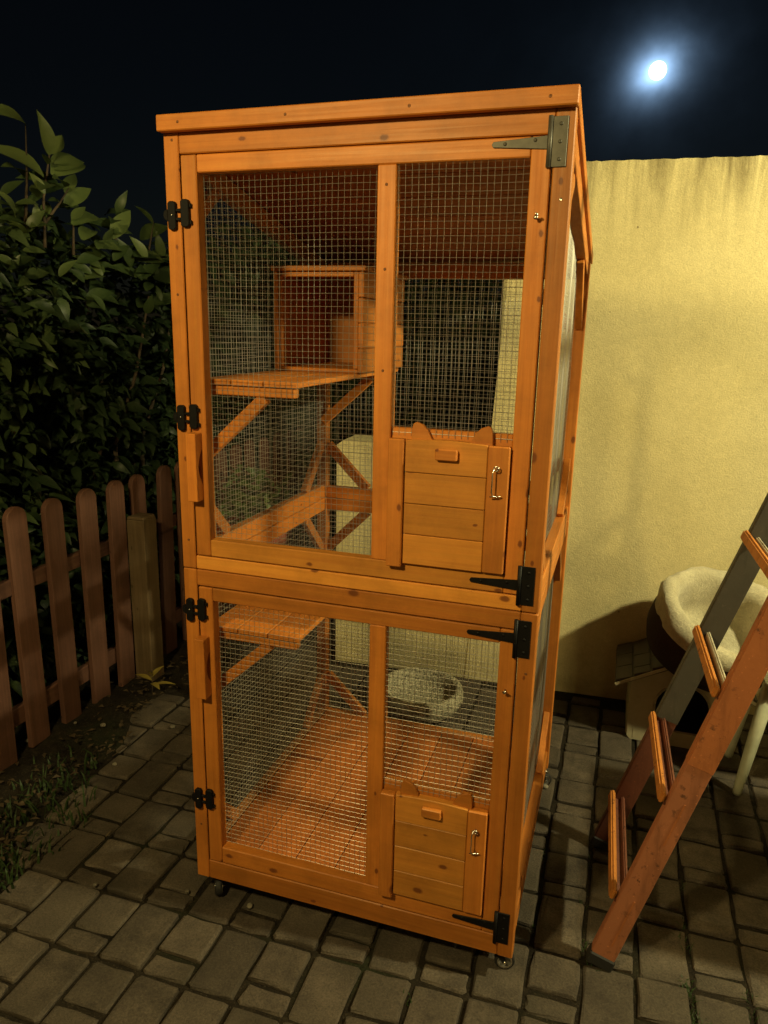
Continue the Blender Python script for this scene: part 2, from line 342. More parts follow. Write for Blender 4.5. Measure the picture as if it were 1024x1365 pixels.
# ------------------------------------------------------------------ ground and paving
def ground_sheet():
    return mesh_obj('ground', [(-60, -60, -0.011), (60, -60, -0.011), (60, 90, -0.011), (-60, 90, -0.011)], [(0, 1, 2, 3)], 'soil')
g = ground_sheet(); tag(g, kind='structure')
pav = bpy.data.objects.new('paving', None); col.objects.link(pav); tag(pav, kind='structure')
PX, PY, X0, Y0 = 0.1211, 0.183, -0.128, -0.244
def paver_verts(w, d, seed):
    r = random.Random(seed); ch = 0.006; hw, hd = w / 2, d / 2
    def ring(inset, z, jit):
        pts = []; cs = ((-1, -1), (1, -1), (1, 1), (-1, 1)); k = 0.0045
        for q, (sx, sy) in enumerate(cs):
            cx, cy = sx * (hw - inset), sy * (hd - inset)
            a = (cx - sx * k, cy); b_ = (cx, cy - sy * k)
            pts += [a, b_] if sx * sy < 0 else [b_, a]
            nx, ny = cs[(q + 1) % 4]; pts.append(((sx + nx) / 2 * (hw - inset), (sy + ny) / 2 * (hd - inset)))
        return [(x + r.uniform(-jit, jit), y + r.uniform(-jit, jit), z + r.uniform(-jit, jit) * 0.3) for x, y in pts]
    # order corners consistently around the outline
    rings = [ring(0, -0.05, 0.0008), ring(0, -0.0065, 0.0030), ring(0.0022, -0.0018, 0.0028), ring(0.0060, 0.0, 0.0012)]
    vs = [p for rg in rings for p in rg]; fs = []
    for k in range(3):
        for i in range(12): fs.append((k * 12 + i, k * 12 + (i + 1) % 12, (k + 1) * 12 + (i + 1) % 12, (k + 1) * 12 + i))
    fs.append(tuple(range(36, 48)))
    return vs, fs
J = 0.0115
kinds = {'long': (PX - J, PY - J), 'mid': (PX - J, PY * 2 / 3 - J), 'small': (PX - J, PY / 3 - J)}
pm = {}
for k, (w, d) in kinds.items():
    pm[k] = []
    for s_ in range(5):
        vs, fs = paver_verts(w, d, hash((k[0], s_)) % 1000 if False else len(k) * 31 + s_)
        me = bpy.data.meshes.new('paver_' + k); me.from_pydata(vs, [], fs); me.materials.append(MAT['paver']); pm[k].append((me, vs, fs))
def wall_y(x): return 1.494 + math.tan(R(3.06)) * (x - 0.735)
cells = []
for i in range(-7, 26):
    for j in range(-6, 17):
        xc = X0 + PX * (i + 0.5); yb = Y0 + PY * j
        lst = [('long', yb + PY / 2)] if (i + j) % 2 == 0 else [('mid', yb + PY * 2 / 3), ('small', yb + PY / 6)]
        for k, yc in lst:
            if xc < -0.67 + 0.05 * math.sin(yc * 7.0): continue
            if xc < -0.50 and yc < -0.05: continue
            if yc > wall_y(xc) - 0.03 and xc > -0.23: continue
            if yc > 2.6: continue
            u, v_, d = to_px((xc, yc, 0))
            seen = d > 0.2 and -60 < u < 1084 and 700 < v_ < 1440
            area = kinds[k][0] * kinds[k][1] / max(d, 0.3) ** 3 if seen else 0
            cells.append((area, k, xc, yc))
cells.sort(key=lambda c: -c[0])
fv, ff = [], []
for n_, (area, k, xc, yc) in enumerate(cells):
    me, vs, fs = random.choice(pm[k]); dz = random.uniform(-0.006, 0.003); rz = random.uniform(-0.018, 0.018)
    tx, ty = random.uniform(-0.02, 0.02), random.uniform(-0.02, 0.02); flip = random.choice((0, math.pi))
    if n_ < 300 and area > 0:
        o = bpy.data.objects.new('paver', me); col.objects.link(o); o.parent = pav
        o.location = (xc + random.uniform(-.002, .002), yc + random.uniform(-.002, .002), dz); o.rotation_euler = (tx, ty, rz + flip)
    else:
        base = len(fv); fv += [(xc + x, yc + y, z + dz + x * ty - y * tx) for x, y, z in vs]; ff += [tuple(base + q for q in f) for f in fs]
rest = mesh_obj('more_pavers', fv, ff, 'paver_far', pav); tag(rest, kind='stuff')

# soil bed between the paving and the fence, lapping unevenly over the paver edges
def soil_edge(y): return -0.655 + 0.035 * math.sin(y * 5.1) + 0.03 * math.sin(y * 13 + 1) + (0.13 * max(0, min(1, (0.12 - y) / 0.25)) if y < 0.12 else 0)
vs, fs = [], []; NX, NY = 26, 130
for j in range(NY + 1):
    y = -0.7 + 4.6 * j / NY
    for i in range(NX + 1):
        t_ = i / NX; e = soil_edge(y) if y < 2.4 else -0.62
        x = -2.2 + (e + 2.2) * t_ ** 0.6
        z = 0.012 + 0.020 * mnoise.noise(Vector((x * 6, y * 6, 0))) + 0.010 * mnoise.noise(Vector((x * 21, y * 21, 3))) + 0.02 * (1 - t_)
        if i == NX: z = -0.03
        elif i == NX - 1: z = min(z, 0.006)
        vs.append((x, y, z))
for j in range(NY):
    for i in range(NX):
        a = j * (NX + 1) + i; fs.append((a, a + 1, a + NX + 2, a + NX + 1))
soil = mesh_obj('soil_bed', vs, fs, 'soil', smooth=True); tag(soil, kind='structure')

# ------------------------------------------------------------------ boundary walls
ca, sa = math.cos(R(3.06)), math.sin(R(3.06))
def wp(u, d, z):   # u along the wall (x at the wall face), d behind its face
    x = u; return (x - sa * d, wall_y(x) + ca * d, z)
def wall_block(name, outline, thick, seg):
    """outline: function u-> top z ; solid block with a slightly uneven top edge"""
    u0, u1, topf, endf = outline
    vs, fs = [], []; n = seg; rows = [0.0, 0.33, 0.66, 1.0]
    for side_d in (0.0, thick):
        for i in range(n + 1):
            for q in rows:
                f_ = i / n; z = -0.04 + (topf(u0 + (u1 - u0) * f_) + 0.04) * q
                u = u0 + (u1 - u0) * f_ + (endf(z) if i == 0 else 0)
                vs.append(wp(u, side_d, z))
    m = len(rows); off = (n + 1) * m
    for i in range(n):
        for q in range(m - 1):
            a = i * m + q; b_ = (i + 1) * m + q
            fs.append((a, b_, b_ + 1, a + 1)); fs.append((off + a, off + a + 1, off + b_ + 1, off + b_))
        a = i * m + m - 1; b_ = a + m; fs.append((a, b_, off + b_, off + a))
    for q in range(m - 1): fs.append((q, q + 1, off + q + 1, off + q)); a = n * m + q; fs.append((a, off + a, off + a + 1, a + 1))
    return mesh_obj(name, vs, fs, 'stucco')
tw = wall_block('garden_wall', (0.445, 5.0, lambda u: 2.022 + 0.0035 * mnoise.noise(Vector((u * 30, 0, 0))) + 0.002 * mnoise.noise(Vector((u * 90, 4, 0))), lambda z: (z - 1.0) * 0.05), 0.2, 260)
tag(tw, 'tall yellow stucco garden wall with dark drip stains along its top', 'wall')
lw = wall_block('low_wall', (-0.19, 0.46, lambda u: 0.985 - max(0, 0.03 - (u + 0.19)) * 0.8, lambda z: 0.0), 0.17, 40)
for v in lw.data.vertices: v.co.y += 0.004
tag(lw, 'low yellow stucco wall behind the cage, half the height of its neighbour', 'wall')

# unseen walls added outside the frame to bounce soft lamplight back
hw_ = MB(); hw_.box(-4.0, 3.6, -3.85, -3.65, -0.1, 3.2, 'bounce_render', 0); tag(hw_.build('bounce_wall'), 'unseen grey-brown wall added behind the photographer to bounce lamplight', 'wall')
hw_ = MB(); hw_.box(3.25, 3.5, -3.64, 1.40, -0.1, 3.2, 'bounce_render', 0); tag(hw_.build('bounce_wall'), 'unseen grey-brown side wall added at right angles to the garden wall to bounce lamplight', 'wall')
# ------------------------------------------------------------------ the cat enclosure
W, D = 0.808, 0.82
cage = empty('cat_enclosure', 'tall orange wooden cat enclosure with wire mesh doors on castors', 'cat cage')
def roofz(y): return 1.812 - 0.224 * y          # underside of the roof
def piece(name, x0, x1, y0, y1, z0, z1, ax, parent=cage, bev=0.002, mat='wood_'):
    m = MB(); m.box(x0, x1, y0, y1, z0, z1, mat + ax, bev); return m.build(name, parent)
P = 0.034
# posts: front pair in two stacked modules, back pair
for x in (0.0, W - P):
    piece('post', x, x + P, 0.0, P, 0.065, 0.8955, 'z')
    piece('post', x, x + P, 0.0, P, 0.8975, 1.811, 'z')
    piece('post', x, x + P, D - P, D, 0.065, 0.8955, 'z')
    piece('post', x, x + P, D - P, D, 0.8975, roofz(D) - 0.002, 'z')
# front and back rails
xi0, xi1 = P + 0.0005, W - P - 0.0005
piece('rail', xi0, xi1, 0.001, P, 1.771, 1.811, 'x')
piece('rail', xi0, xi1, 0.001, P, 0.8975, 0.9285, 'x', mat='light_wood_'); piece('rail', xi0, xi1, 0.0005, P, 0.8575, 0.8955, 'x')
piece('rail', xi0, xi1, 0.001, P, 0.065, 0.1175, 'x')
for z0, z1 in ((0.8975, 0.935), (0.8575, 0.8955), (0.065, 0.128), (roofz(D) - 0.045, roofz(D) - 0.004)):
    piece('rail', xi0, xi1, D - 0.030, D - 0.003, z0, z1, 'x')
def wires(name, u0, u1, v0, v1, place, parent, top=None, cell=0.0127, r=0.00046, seed=0):
    """welded wire mesh as real wires; place(u, v, d) -> point, d across the sheet"""
    vs, fs = [], []; rr = random.Random(seed); ph = rr.uniform(0, 6)
    def bulge(u, v): return 0.0022 * math.sin((u - u0) * 9 + ph) * math.sin((v - v0) * 7 + ph * 2) + 0.0008 * math.sin(u * 41 + ph)
    def wire(a, b_, across, dd):
        n = 8; base = len(vs)
        for k in range(n + 1):
            f_ = k / n; u = a[0] + (b_[0] - a[0]) * f_; v = a[1] + (b_[1] - a[1]) * f_; d = bulge(u, v) + dd
            u += 0.0006 * math.sin(v * 23 + u * 5 + ph); v += 0.0006 * math.sin(u * 19 + v * 3 + ph)
            for q in range(4):
                c_, s_ = (r, 0), (0, r); o_ = ((r, 0), (0, r), (-r, 0), (0, -r))[q]
                vs.append(place(u + (o_[0] if across == 0 else 0), v + (o_[0] if across == 1 else 0), d + o_[1]))
        for k in range(n):
            for q in range(4):
                a0 = base + k * 4 + q; a1 = base + k * 4 + (q + 1) % 4; fs.append((a0, a1, a1 + 4, a0 + 4))
    nu = int((u1 - u0) / cell); nv = int((v1 - v0) / cell)
    for k in range(nu + 1):
        u = u0 + cell * (k + 0.5)
        if u < u1: wire((u, v0), (u, top(u) if top else v1), 0, -r * 0.9)
    for k in range(nv + 1):
        v = v0 + cell * (k + 0.5)
        if v < v1:
            ue = u1
            if top:
                while ue > u0 and top(ue) < v: ue -= 0.01
            if ue > u0 + 0.01: wire((u0, v), (ue, v), 1, r * 0.9)
    o = mesh_obj(name, vs, fs, 'galvanised_wire', parent); return tag(o, kind='stuff')

# side and back panels: four corner braces each and a wire sheet
def braces_panel(place, u0, u1, v0, v1, topf, parent, seed, side):
    k = 0.135
    tops = lambda u: (topf(u) if topf else v1)
    for (a, b_) in (((u0, v0 + k), (u0 + k, v0)), ((u1, v0 + k), (u1 - k, v0)), ((u0, tops(u0) - k), (u0 + k, tops(u0 + k))), ((u1, tops(u1) - k), (u1 - k, tops(u1 - k)))):
        m = MB(); m.bar(place(a[0], a[1], 0.0), place(b_[0], b_[1], 0.0), 0.030, 0.018, 'wood_z', side); m.build('brace', parent)
    wires('wire_mesh', u0 - 0.004, u1 + 0.004, v0 - 0.004, v1 if not topf else 3, lambda u, v, d: place(u, v, 0.013 + d), parent, top=(lambda u: topf(u) + 0.004) if topf else None, seed=seed) if not topf else \
        wires('wire_mesh', u0 - 0.004, u1 + 0.004, v0 - 0.004, topf(u0), lambda u, v, d: place(u, v, 0.013 + d), parent, top=lambda u: topf(u) + 0.004, seed=seed)
for s_, (x0, x1) in enumerate(((0.004, 0.030), (W - 0.030, W - 0.004))):
    xc = (x0 + x1) / 2; sg = 1 if s_ == 0 else -1
    pl = lambda u, v, d, xc=xc, sg=sg: (xc + sg * d, u, v)
    y0, y1 = P + 0.0005, D - P - 0.0005
    for z0, z1 in ((0.8975, 0.940), (0.8555, 0.8955), (0.065, 0.128)): piece('rail', x0, x1, y0, y1, z0, z1, 'y')
    m = MB(); m.prism([(y0, roofz(y0) - 0.044), (y1, roofz(y1) - 0.044), (y1, roofz(y1) - 0.002), (y0, roofz(y0) - 0.002)], 0, x0, x1, 'wood_y', 0.0015); m.build('rail', cage)
    braces_panel(pl, y0, y1, 0.940, 1.75, lambda u: roofz(u) - 0.044, cage, 11 + s_, (1, 0, 0))
    braces_panel(pl, y0, y1, 0.128, 0.8555, None, cage, 21 + s_, (1, 0, 0))
plb = lambda u, v, d: (u, D - 0.017 - d, v)
braces_panel(plb, xi0, xi1, 0.935, roofz(D) - 0.045, None, cage, 31, (0, 1, 0))
braces_panel(plb, xi0, xi1, 0.128, 0.8575, None, cage, 32, (0, 1, 0))
# floor planks
n = 7; w = (xi1 - xi0) / n
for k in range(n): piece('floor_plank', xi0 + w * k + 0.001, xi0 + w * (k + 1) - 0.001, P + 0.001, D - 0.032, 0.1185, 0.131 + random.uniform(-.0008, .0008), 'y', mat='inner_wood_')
# roof: boards across, fascia strips on three sides
sl = math.atan(0.224); rq = Matrix.Rotation(-sl, 3, 'X')
ys = np.linspace(-0.004, 0.827, 8)
for a, b_ in zip(ys[:-1], ys[1:]):
    m = MB(); yc = (a + b_) / 2; zc = roofz(yc) + 0.008
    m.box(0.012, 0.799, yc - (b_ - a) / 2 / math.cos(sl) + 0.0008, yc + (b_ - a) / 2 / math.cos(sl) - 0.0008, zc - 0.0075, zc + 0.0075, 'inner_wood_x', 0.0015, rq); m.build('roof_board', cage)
piece('roof_fascia', 0.0005, 0.812, -0.024, -0.005, 1.8085, 1.8385, 'x')
for x0, x1 in ((0.0010, 0.0115), (0.7995, 0.8115)):
    m = MB(); m.prism([(-0.0045, roofz(0) + 0.0005), (0.838, roofz(0.838) + 0.0005), (0.838, roofz(0.838) + 0.026), (-0.0045, roofz(0) + 0.0265)], 0, x0, x1, 'wood_y', 0.0015); m.build('roof_fascia', cage)
piece('roof_fascia', 0.012, 0.799, 0.8275, 0.838, roofz(.833) + 0.0005, roofz(.833) + 0.024, 'x')
# shelves with battens and diagonal props
def shelf(z, y1, box=False):
    s0 = None; xs = [0.0345, 0.112, 0.190, 0.270]
    for a, b_ in zip(xs[:-1], xs[1:]):
        m = MB(); m.box(a + 0.0008, b_ - 0.0008, 0.042, y1, z - 0.0125, z, 'wood_y', 0.0015)
        o = m.build('shelf' if s0 is None else 'plank', cage if s0 is None else s0); s0 = s0 or o
    for yb in (0.048, y1 - 0.035): piece('batten', 0.036, 0.262, yb, yb + 0.022, z - 0.0345, z - 0.0135, 'x', s0)
    for yb in (0.060, y1 - 0.024):
        m = MB(); m.bar((0.034, yb, z - 0.175), (0.188, yb, z - 0.036), 0.026, 0.018, 'wood_x', (0, 1, 0)); m.build('prop', s0)
shelf(1.325, 0.785); shelf(0.745, 0.52)
# nest box on the upper shelf
nb = MB(); bx0, bx1, by0, by1, bz0, bz1 = 0.020 + 0.016, 0.283, 0.415, 0.778, 1.3255, 1.590
nb.box(bx0, bx1 - 0.013, by1 - 0.012, by1, bz0, bz1 - 0.013, 'wood_x'); nest = nb.build('nest_box', cage)
piece('side_wall', bx0, bx0 + 0.012, by0, by1 - 0.0125, bz0, bz1 - 0.013, 'y', nest)
hs = np.linspace(bz0, bz1 - 0.013, 5)
for a, b_ in zip(hs[:-1], hs[1:]): piece('plank', bx1 - 0.012, bx1 + random.uniform(0, 0.002), by0, by1, a + 0.0008, b_ - 0.0008, 'y', nest)
piece('floor_board', bx0 + 0.0125, bx1 - 0.0125, by0 + .002, by1 - 0.0125, bz0, bz0 + 0.010, 'y', nest)
piece('lid', bx0 - 0.004, bx1 + 0.008, by0 - 0.008, by1 + 0.006, bz1 - 0.0125, bz1, 'x', nest)
piece('trim', bx1 - 0.026, bx1 - 0.0125, by0 + 0.003, by0 + 0.016, bz0 + 0.0105, bz1 - 0.0135, 'z', nest)
piece('trim', bx0 + 0.0125, bx0 + 0.022, by0 + 0.003, by0 + 0.016, bz0 + 0.0105, bz1 - 0.0135, 'z', nest)
piece('trim', bx0 + 0.0225, bx1 - 0.0265, by0 + 0.003, by0 + 0.016, bz1 - 0.026, bz1 - 0.0135, 'x', nest)
# doors
def t_hinge(zc, parent, mat):
    m = MB()
    m.prism([(0.669, zc - 0.0045), (0.6665, zc), (0.669, zc + 0.0045), (0.765, zc + 0.011), (0.765, zc - 0.011)], 1, -0.0035, -0.0006, mat, 0.0005)
    m.box(0.7695, 0.7960, -0.0035, -0.0006, zc - 0.040, zc + 0.040, mat, 0.0006)
    m.tube([(0.7665, -0.0045, zc - 0.041), (0.7665, -0.0045, zc + 0.041)], 0.0042, mat, 10)
    for (x, z) in ((0.690, zc), (0.742, zc + 0.004), (0.784, zc - 0.028), (0.784, zc + 0.028), (0.784, zc)):
        m.lathe([(0.0034, 0), (0.0030, 0.0012), (0.0, 0.0016)], mat, Matrix.Translation((x, -0.0034, z)) @ Matrix.Rotation(R(90), 4, 'X'), 10)
    return m.build('hinge', parent)
def bolt_latch(zc, parent):
    m = MB()
    def loz(x0, x1, h0, h1):
        k = 0.004; m.prism([(x0 + k, zc + h0), (x1 - k, zc + h0), (x1, zc + h0 + k), (x1, zc + h1 - k), (x1 - k, zc + h1), (x0 + k, zc + h1), (x0, zc + h1 - k), (x0, zc + h0 + k)], 1, -0.010, -0.0006, 'black_metal', 0.0012)
    loz(0.0085, 0.0265, -0.029, 0.026); loz(0.0385, 0.0575, -0.024, 0.029)
    m.prism([(0.0082, zc - 0.013), (-0.0005, zc - 0.008), (-0.0025, zc), (0.0, zc + 0.008), (0.0082, zc + 0.011)], 1, -0.009, -0.0015, 'black_metal', 0.001)
    for dz in (-0.0085, 0.0085): m.box(0.0268, 0.0382, -0.009, -0.003, zc + dz - 0.0028, zc + dz + 0.0028, 'black_metal', 0.001)
    m.box(0.0577, 0.0620, -0.008, -0.002, zc + 0.013, zc + 0.021, 'black_metal', 0.001); m.box(0.0577, 0.0620, -0.008, -0.002, zc - 0.019, zc - 0.011, 'black_metal', 0.001)
    m.lathe([(0.002, 0), (0.0018, 0.001), (0, 0.0013)], 'steel', Matrix.Translation((0.0175, -0.0100, zc)) @ Matrix.Rotation(R(90), 4, 'X'), 8)
    return m.build('latch', parent)
def grip_block(z0, z1, parent):
    a, c = z0 + 0.035, z1 - 0.035; pts = [(-0.0006, z0), (-0.0006, a)]
    for k in range(1, 10):
        f_ = k / 10; pts.append((-0.0006 - 0.016 * math.sin(math.pi * f_), a + (c - a) * f_))
    pts += [(-0.0006, c), (-0.0006, z1), (-0.027, z1), (-0.027, z0)]
    m = MB(); m.prism(pts[::-1], 0, 0.0380, 0.0620, 'wood_z', 0.0012); return m.build('pull_handle', parent)
def hook(parent, x, z):
    m = MB(); y = -0.0155
    th = [k / 12 * 2 * math.pi for k in range(13)]
    m.tube([(x + 0.0045 * math.cos(a), y - 0.006, z + 0.0045 * math.sin(a)) for a in th], 0.0013, 'steel', 6, False)
    m.tube([(x - 0.004, y - 0.007, z + 0.002), (x - 0.006, y - 0.010, z - 0.008), (x - 0.006, y - 0.0115, z - 0.045), (x - 0.004, y - 0.0095, z - 0.053), (x + 0.003, y - 0.005, z - 0.055), (x + 0.010, y - 0.004, z - 0.053)], 0.0014, 'steel', 6)
    m.tube([(x, y + 0.0036, z), (x, y - 0.006, z)], 0.0016, 'steel', 6)
    m.tube([(x + 0.002, y + 0.0036, z - 0.054), (x + 0.002, y - 0.006, z - 0.054), (x - 0.010, y - 0.007, z - 0.055)], 0.0015, 'steel', 6)
    return m.build('hook_latch', parent)
def door(z0, z1, open_b, open_t, catz, hz, hmats, lz, gz, seed):
    fy0, fy1 = 0.0, 0.028; m = MB()
    m.box(0.0375, 0.073, fy0, fy1, z0, z1, 'wood_z', 0.002); dr = m.build('door', cage)
    piece('stile', 0.7355, 0.7705, fy0, fy1, z0, z1, 'z', dr)
    piece('stile', 0.455, 0.492, fy0 + 0.0008, fy1, open_b + 0.0005, open_t - 0.0005, 'z', dr)
    piece('rail', 0.0735, 0.735, fy0 + 0.0006, fy1, open_t, z1, 'x', dr); piece('rail', 0.0735, 0.735, fy0 + 0.0006, fy1, z0, open_b, 'x', dr, mat='light_wood_' if z0 > .5 else 'wood_')
    cz0, cz1 = catz; piece('rail', 0.4925, 0.735, 0.008, 0.026, cz1 - 0.008, cz1 + 0.021, 'x', dr)
    wires('wire_mesh', 0.070, 0.458, open_b - 0.004, open_t + 0.004, lambda u, v, d: (u, 0.0245 + d, v), dr, seed=seed)
    wires('wire_mesh', 0.489, 0.738, cz1 + 0.006, open_t + 0.004, lambda u, v, d: (u, 0.0068 + d * .5, v) if v < cz1 + 0.024 else (u, 0.0068 + d, v), dr, seed=seed + 5)
    # sliding cat flap: planks, battens, ears, grip, hook
    zs = np.linspace(cz0 + 0.002, cz1, 5)
    for k in range(4):
        yo = -0.0105 + random.uniform(-.0006, .0006)
        if k < 3: piece('plank', 0.5265, 0.691, yo, 0.0075, zs[k] + 0.0006, zs[k + 1] - 0.0006, 'x', dr, 0.0015, 'light_wood_')
        else:
            pts = [(0.5265, zs[3] + 0.0006), (0.691, zs[3] + 0.0006)] + [(0.691 - 0.1645 * q / 10, zs[4] - 0.0005 + 0.006 * math.sin(math.pi * (0.12 + 0.76 * q / 10)) - 0.002) for q in range(11)]
            mm = MB(); mm.prism(pts, 1, yo, 0.0075, 'light_wood_x', 0.0012); mm.build('plank', dr)
    piece('batten', 0.4935, 0.5255, -0.019, -0.0005, cz0 - 0.004, cz1 + 0.002, 'z', dr)
    piece('batten', 0.6918, 0.7338, -0.0118, 0.0075, cz0 + 0.003, cz1 - 0.001, 'z', dr)
    piece('stop_strip', 0.722, 0.7354, 0.0085, 0.020, cz0 + 0.001, cz1 - 0.009, 'z', dr, 0)
    for ex, sg in ((0.556, 1), (0.679, -1)):
        pts = [(ex - sg * 0.020, cz1 - 0.006), (ex - sg * 0.0185, cz1 + 0.020), (ex - sg * 0.016, cz1 + 0.032), (ex - sg * 0.010, cz1 + 0.036), (ex + sg * 0.004, cz1 + 0.031), (ex + sg * 0.014, cz1 + 0.021), (ex + sg * 0.024, cz1 + 0.001), (ex + sg * 0.024, cz1 - 0.006)]
        mm = MB(); mm.prism(pts, 1, -0.0045, 0.0055, 'wood_x', 0.001); mm.build('ear', dr)
    piece('grip', 0.590, 0.6335, -0.023, -0.0112, cz1 - 0.034, cz1 - 0.012, 'x', dr)
    hook(dr, 0.711, cz1 - 0.042)
    for z, hm in zip(hz, hmats): t_hinge(z, dr, hm)
    for z in lz: bolt_latch(z, dr)
    grip_block(gz[0], gz[1], dr)
    # empty eye screw that the hook of an open flap would catch
    m = MB(); x, z = 0.7525, open_t - 0.10; m.tube([(x, 0.0, z), (x, -0.012, z), (x + 0.004, -0.018, z + 0.003), (x, -0.021, z + 0.006)], 0.0018, 'steel', 6); m.lathe([(0.004, 0), (0.0035, 0.0015), (0, 0.002)], 'steel', Matrix.Translation((x, -0.0125, z)) @ Matrix.Rotation(R(90), 4, 'X'), 10); m.build('eye_screw', dr)
    return dr
d1 = door(0.9315, 1.7685, 0.970, 1.735, (0.970, 1.228), (1.757, 0.953), ('hinge_sheen', 'black_metal'), (1.656, 1.244), (1.062, 1.212), 41)
d2 = door(0.1205, 0.8545, 0.165, 0.823, (0.165, 0.430), (0.840, 0.143), ('black_metal', 'black_metal'), (0.799, 0.299), (0.585, 0.735), 51)
d1['label'] = 'upper door with a closed sliding cat flap'; d2['label'] = 'lower door with a closed sliding cat flap'
# screws
def screws(pts, axis='y'):
    for (x, y, z, mat) in pts:
        m = MB(); m.lathe([(0.0030, 0), (0.0026, 0.0007), (0.0010, 0.0008), (0.0008, 0.0003), (0.0, 0.0003)], mat, Matrix.Translation((x, y, z)) @ Matrix.Rotation(R(90), 4, 'X'), 10); m.build('screw', cage)
screws([(0.020, 0.0, 1.797, 'brown_screw'), (0.792, 0.0, 1.665, 'steel'), (0.792, 0.0, 0.965, 'brown_screw'), (0.792, 0.0, 0.765, 'brown_screw'), (0.018, 0.0, 1.50, 'brown_screw'), (0.018, 0.0, 0.965, 'brown_screw'), (0.018, 0.0, 0.22, 'brown_screw'),
        (0.05, -0.024, 1.823, 'brown_screw'), (0.28, -0.024, 1.823, 'brown_screw'), (0.52, -0.024, 1.823, 'brown_screw'), (0.765, -0.024, 1.823, 'brown_screw'), (0.473, 0.0008, 1.55, 'brown_screw'), (0.473, 0.0008, 1.36, 'brown_screw'), (0.473, 0.0008, 1.70, 'brown_screw')])
# castors
def castor(x, y, rz):
    m = MB(); m.box(-0.017, 0.017, -0.017, 0.017, 0.061, 0.0645, 'steel', 0.0005)
    m.tube([(0, 0, 0.050), (0, 0, 0.061)], 0.007, 'steel', 12)
    for s_ in (-1, 1): m.prism([(-0.011, 0.050), (0.011, 0.050), (0.019, 0.022), (0.011, 0.022)], 1, s_ * 0.0125 - 0.0008, s_ * 0.0125 + 0.0008, 'black_metal')
    m.box(-0.011, 0.011, -0.0133, 0.0133, 0.0495, 0.0512, 'black_metal', 0)
    c = m.build('castor', cage); c.location = (x, y, 0); c.rotation_euler.z = rz
    rot = Matrix.Translation((0.015, 0, 0.0235)) @ Matrix.Rotation(R(90), 4, 'X')
    m = MB(); m.lathe([(0.016, -0.009), (0.0205, -0.0095), (0.0235, -0.006), (0.0235, 0.006), (0.0205, 0.0095), (0.016, 0.009)], 'black_rubber', rot, 24); m.build('tyre', c)
    m = MB(); m.lathe([(0, -0.0085), (0.004, -0.0085), (0.015, -0.0075), (0.0165, -0.0098), (0.0165, 0.0098), (0.015, 0.0075), (0.004, 0.0085), (0, 0.0085)], 'clear_wheel', rot, 24)
    m.lathe([(0.0145, -0.0100), (0.0178, -0.0105), (0.0178, -0.0090)], 'steel', rot, 24); m.lathe([(0.0145, 0.0090), (0.0178, 0.0105), (0.0178, 0.0100)], 'steel', rot, 24)
    m.tube([(0.015, -0.0145, 0.0235), (0.015, 0.0145, 0.0235)], 0.0035, 'steel', 8); m.build('wheel_hub', c)
castor(0.040, 0.040, R(-65)); castor(W - 0.035, 0.036, R(12)); castor(0.040, D - 0.04, R(40)); castor(W - 0.022, D - 0.036, R(25))

# ------------------------------------------------------------------ picket fence
fence = empty('picket_fence', 'brown picket fence with rounded tops in front of the dark hedge', 'fence', (-0.9, 0.4, 0))
def picket_mesh():
    m = MB(); w = 0.0435; h = 0.842; pts = [(-w, 0.0), (w, 0.0)]
    for k in range(11): a = math.pi * k / 10; pts.append((w * math.cos(a), h - 0.040 + 0.040 * math.sin(a)))
    m.prism(pts, 0, -0.010, 0.010, 'fence_wood_z', 0.002); o = m.build('picket'); return o
pk = picket_mesh(); first = True
for k in range(27):
    y = 0.432 + 0.1585 * (k - 4)
    o = pk if first else bpy.data.objects.new('picket', pk.data)
    if not first: col.objects.link(o)
    first = False; keep(o, fence)
    o.location = (-0.893 + random.uniform(-.004, .004), y + random.uniform(-.004, .004), 0.012 + random.uniform(-.010, .006)); o.rotation_euler = (random.uniform(-.012, .012), random.uniform(-.012, .012), random.uniform(-.03, .03))
for z0, z1 in ((0.568, 0.622), (0.115, 0.178)):
    m = MB(); m.box(-0.928, -0.9045, -0.35, 4.1, z0, z1, 'fence_wood_y', 0.002); keep(m.build('rail'), fence)
m = MB(); m.box(-0.880, -0.800, 0.957, 1.040, -0.05, 0.690, 'post_wood_z', 0.003); m.prism([(-0.880, 0.6905), (-0.800, 0.6905), (-0.806, 0.702), (-0.874, 0.702)], 1, 0.960, 1.037, 'post_wood_x', 0.002)
fp = m.build('fence_post'); tag(fp, 'short square pale timber post in front of the pickets', 'post')

# ------------------------------------------------------------------ leaves
def leaf_data(length, width, droop, fold, n=5):
    """one curved leaf along +x, base at the origin"""
    vs, fs = [], []
    for k in range(n + 1):
        f_ = k / n; x = length * (f_ - 0.12 * droop * f_ * f_); w = width * math.sin(math.pi * min(1, 0.06 + 0.94 * f_ ** 0.85)) * 0.5; z = -droop * length * f_ * f_ * 0.6
        vs += [(x, -w, z + fold * w), (x, 0, z), (x, w, z + fold * w)]
    for k in range(n):
        a = 3 * k; fs += [(a, a + 1, a + 4, a + 3), (a + 1, a + 2, a + 5, a + 4)]
    return np.array(vs), fs
def rot_to(dirs, roll):
    """rotation matrices with x axis along dirs, rolled about it"""
    d = dirs / np.linalg.norm(dirs, axis=1)[:, None]; up = np.tile(np.array([0, 0, 1.0]), (len(d), 1)); s = np.cross(up, d); s /= (np.linalg.norm(s, axis=1)[:, None] + 1e-9); u = np.cross(d, s)
    c, sn = np.cos(roll)[:, None], np.sin(roll)[:, None]; s2 = s * c + u * sn; u2 = u * c - s * sn
    return np.stack([d, s2, u2], -1)
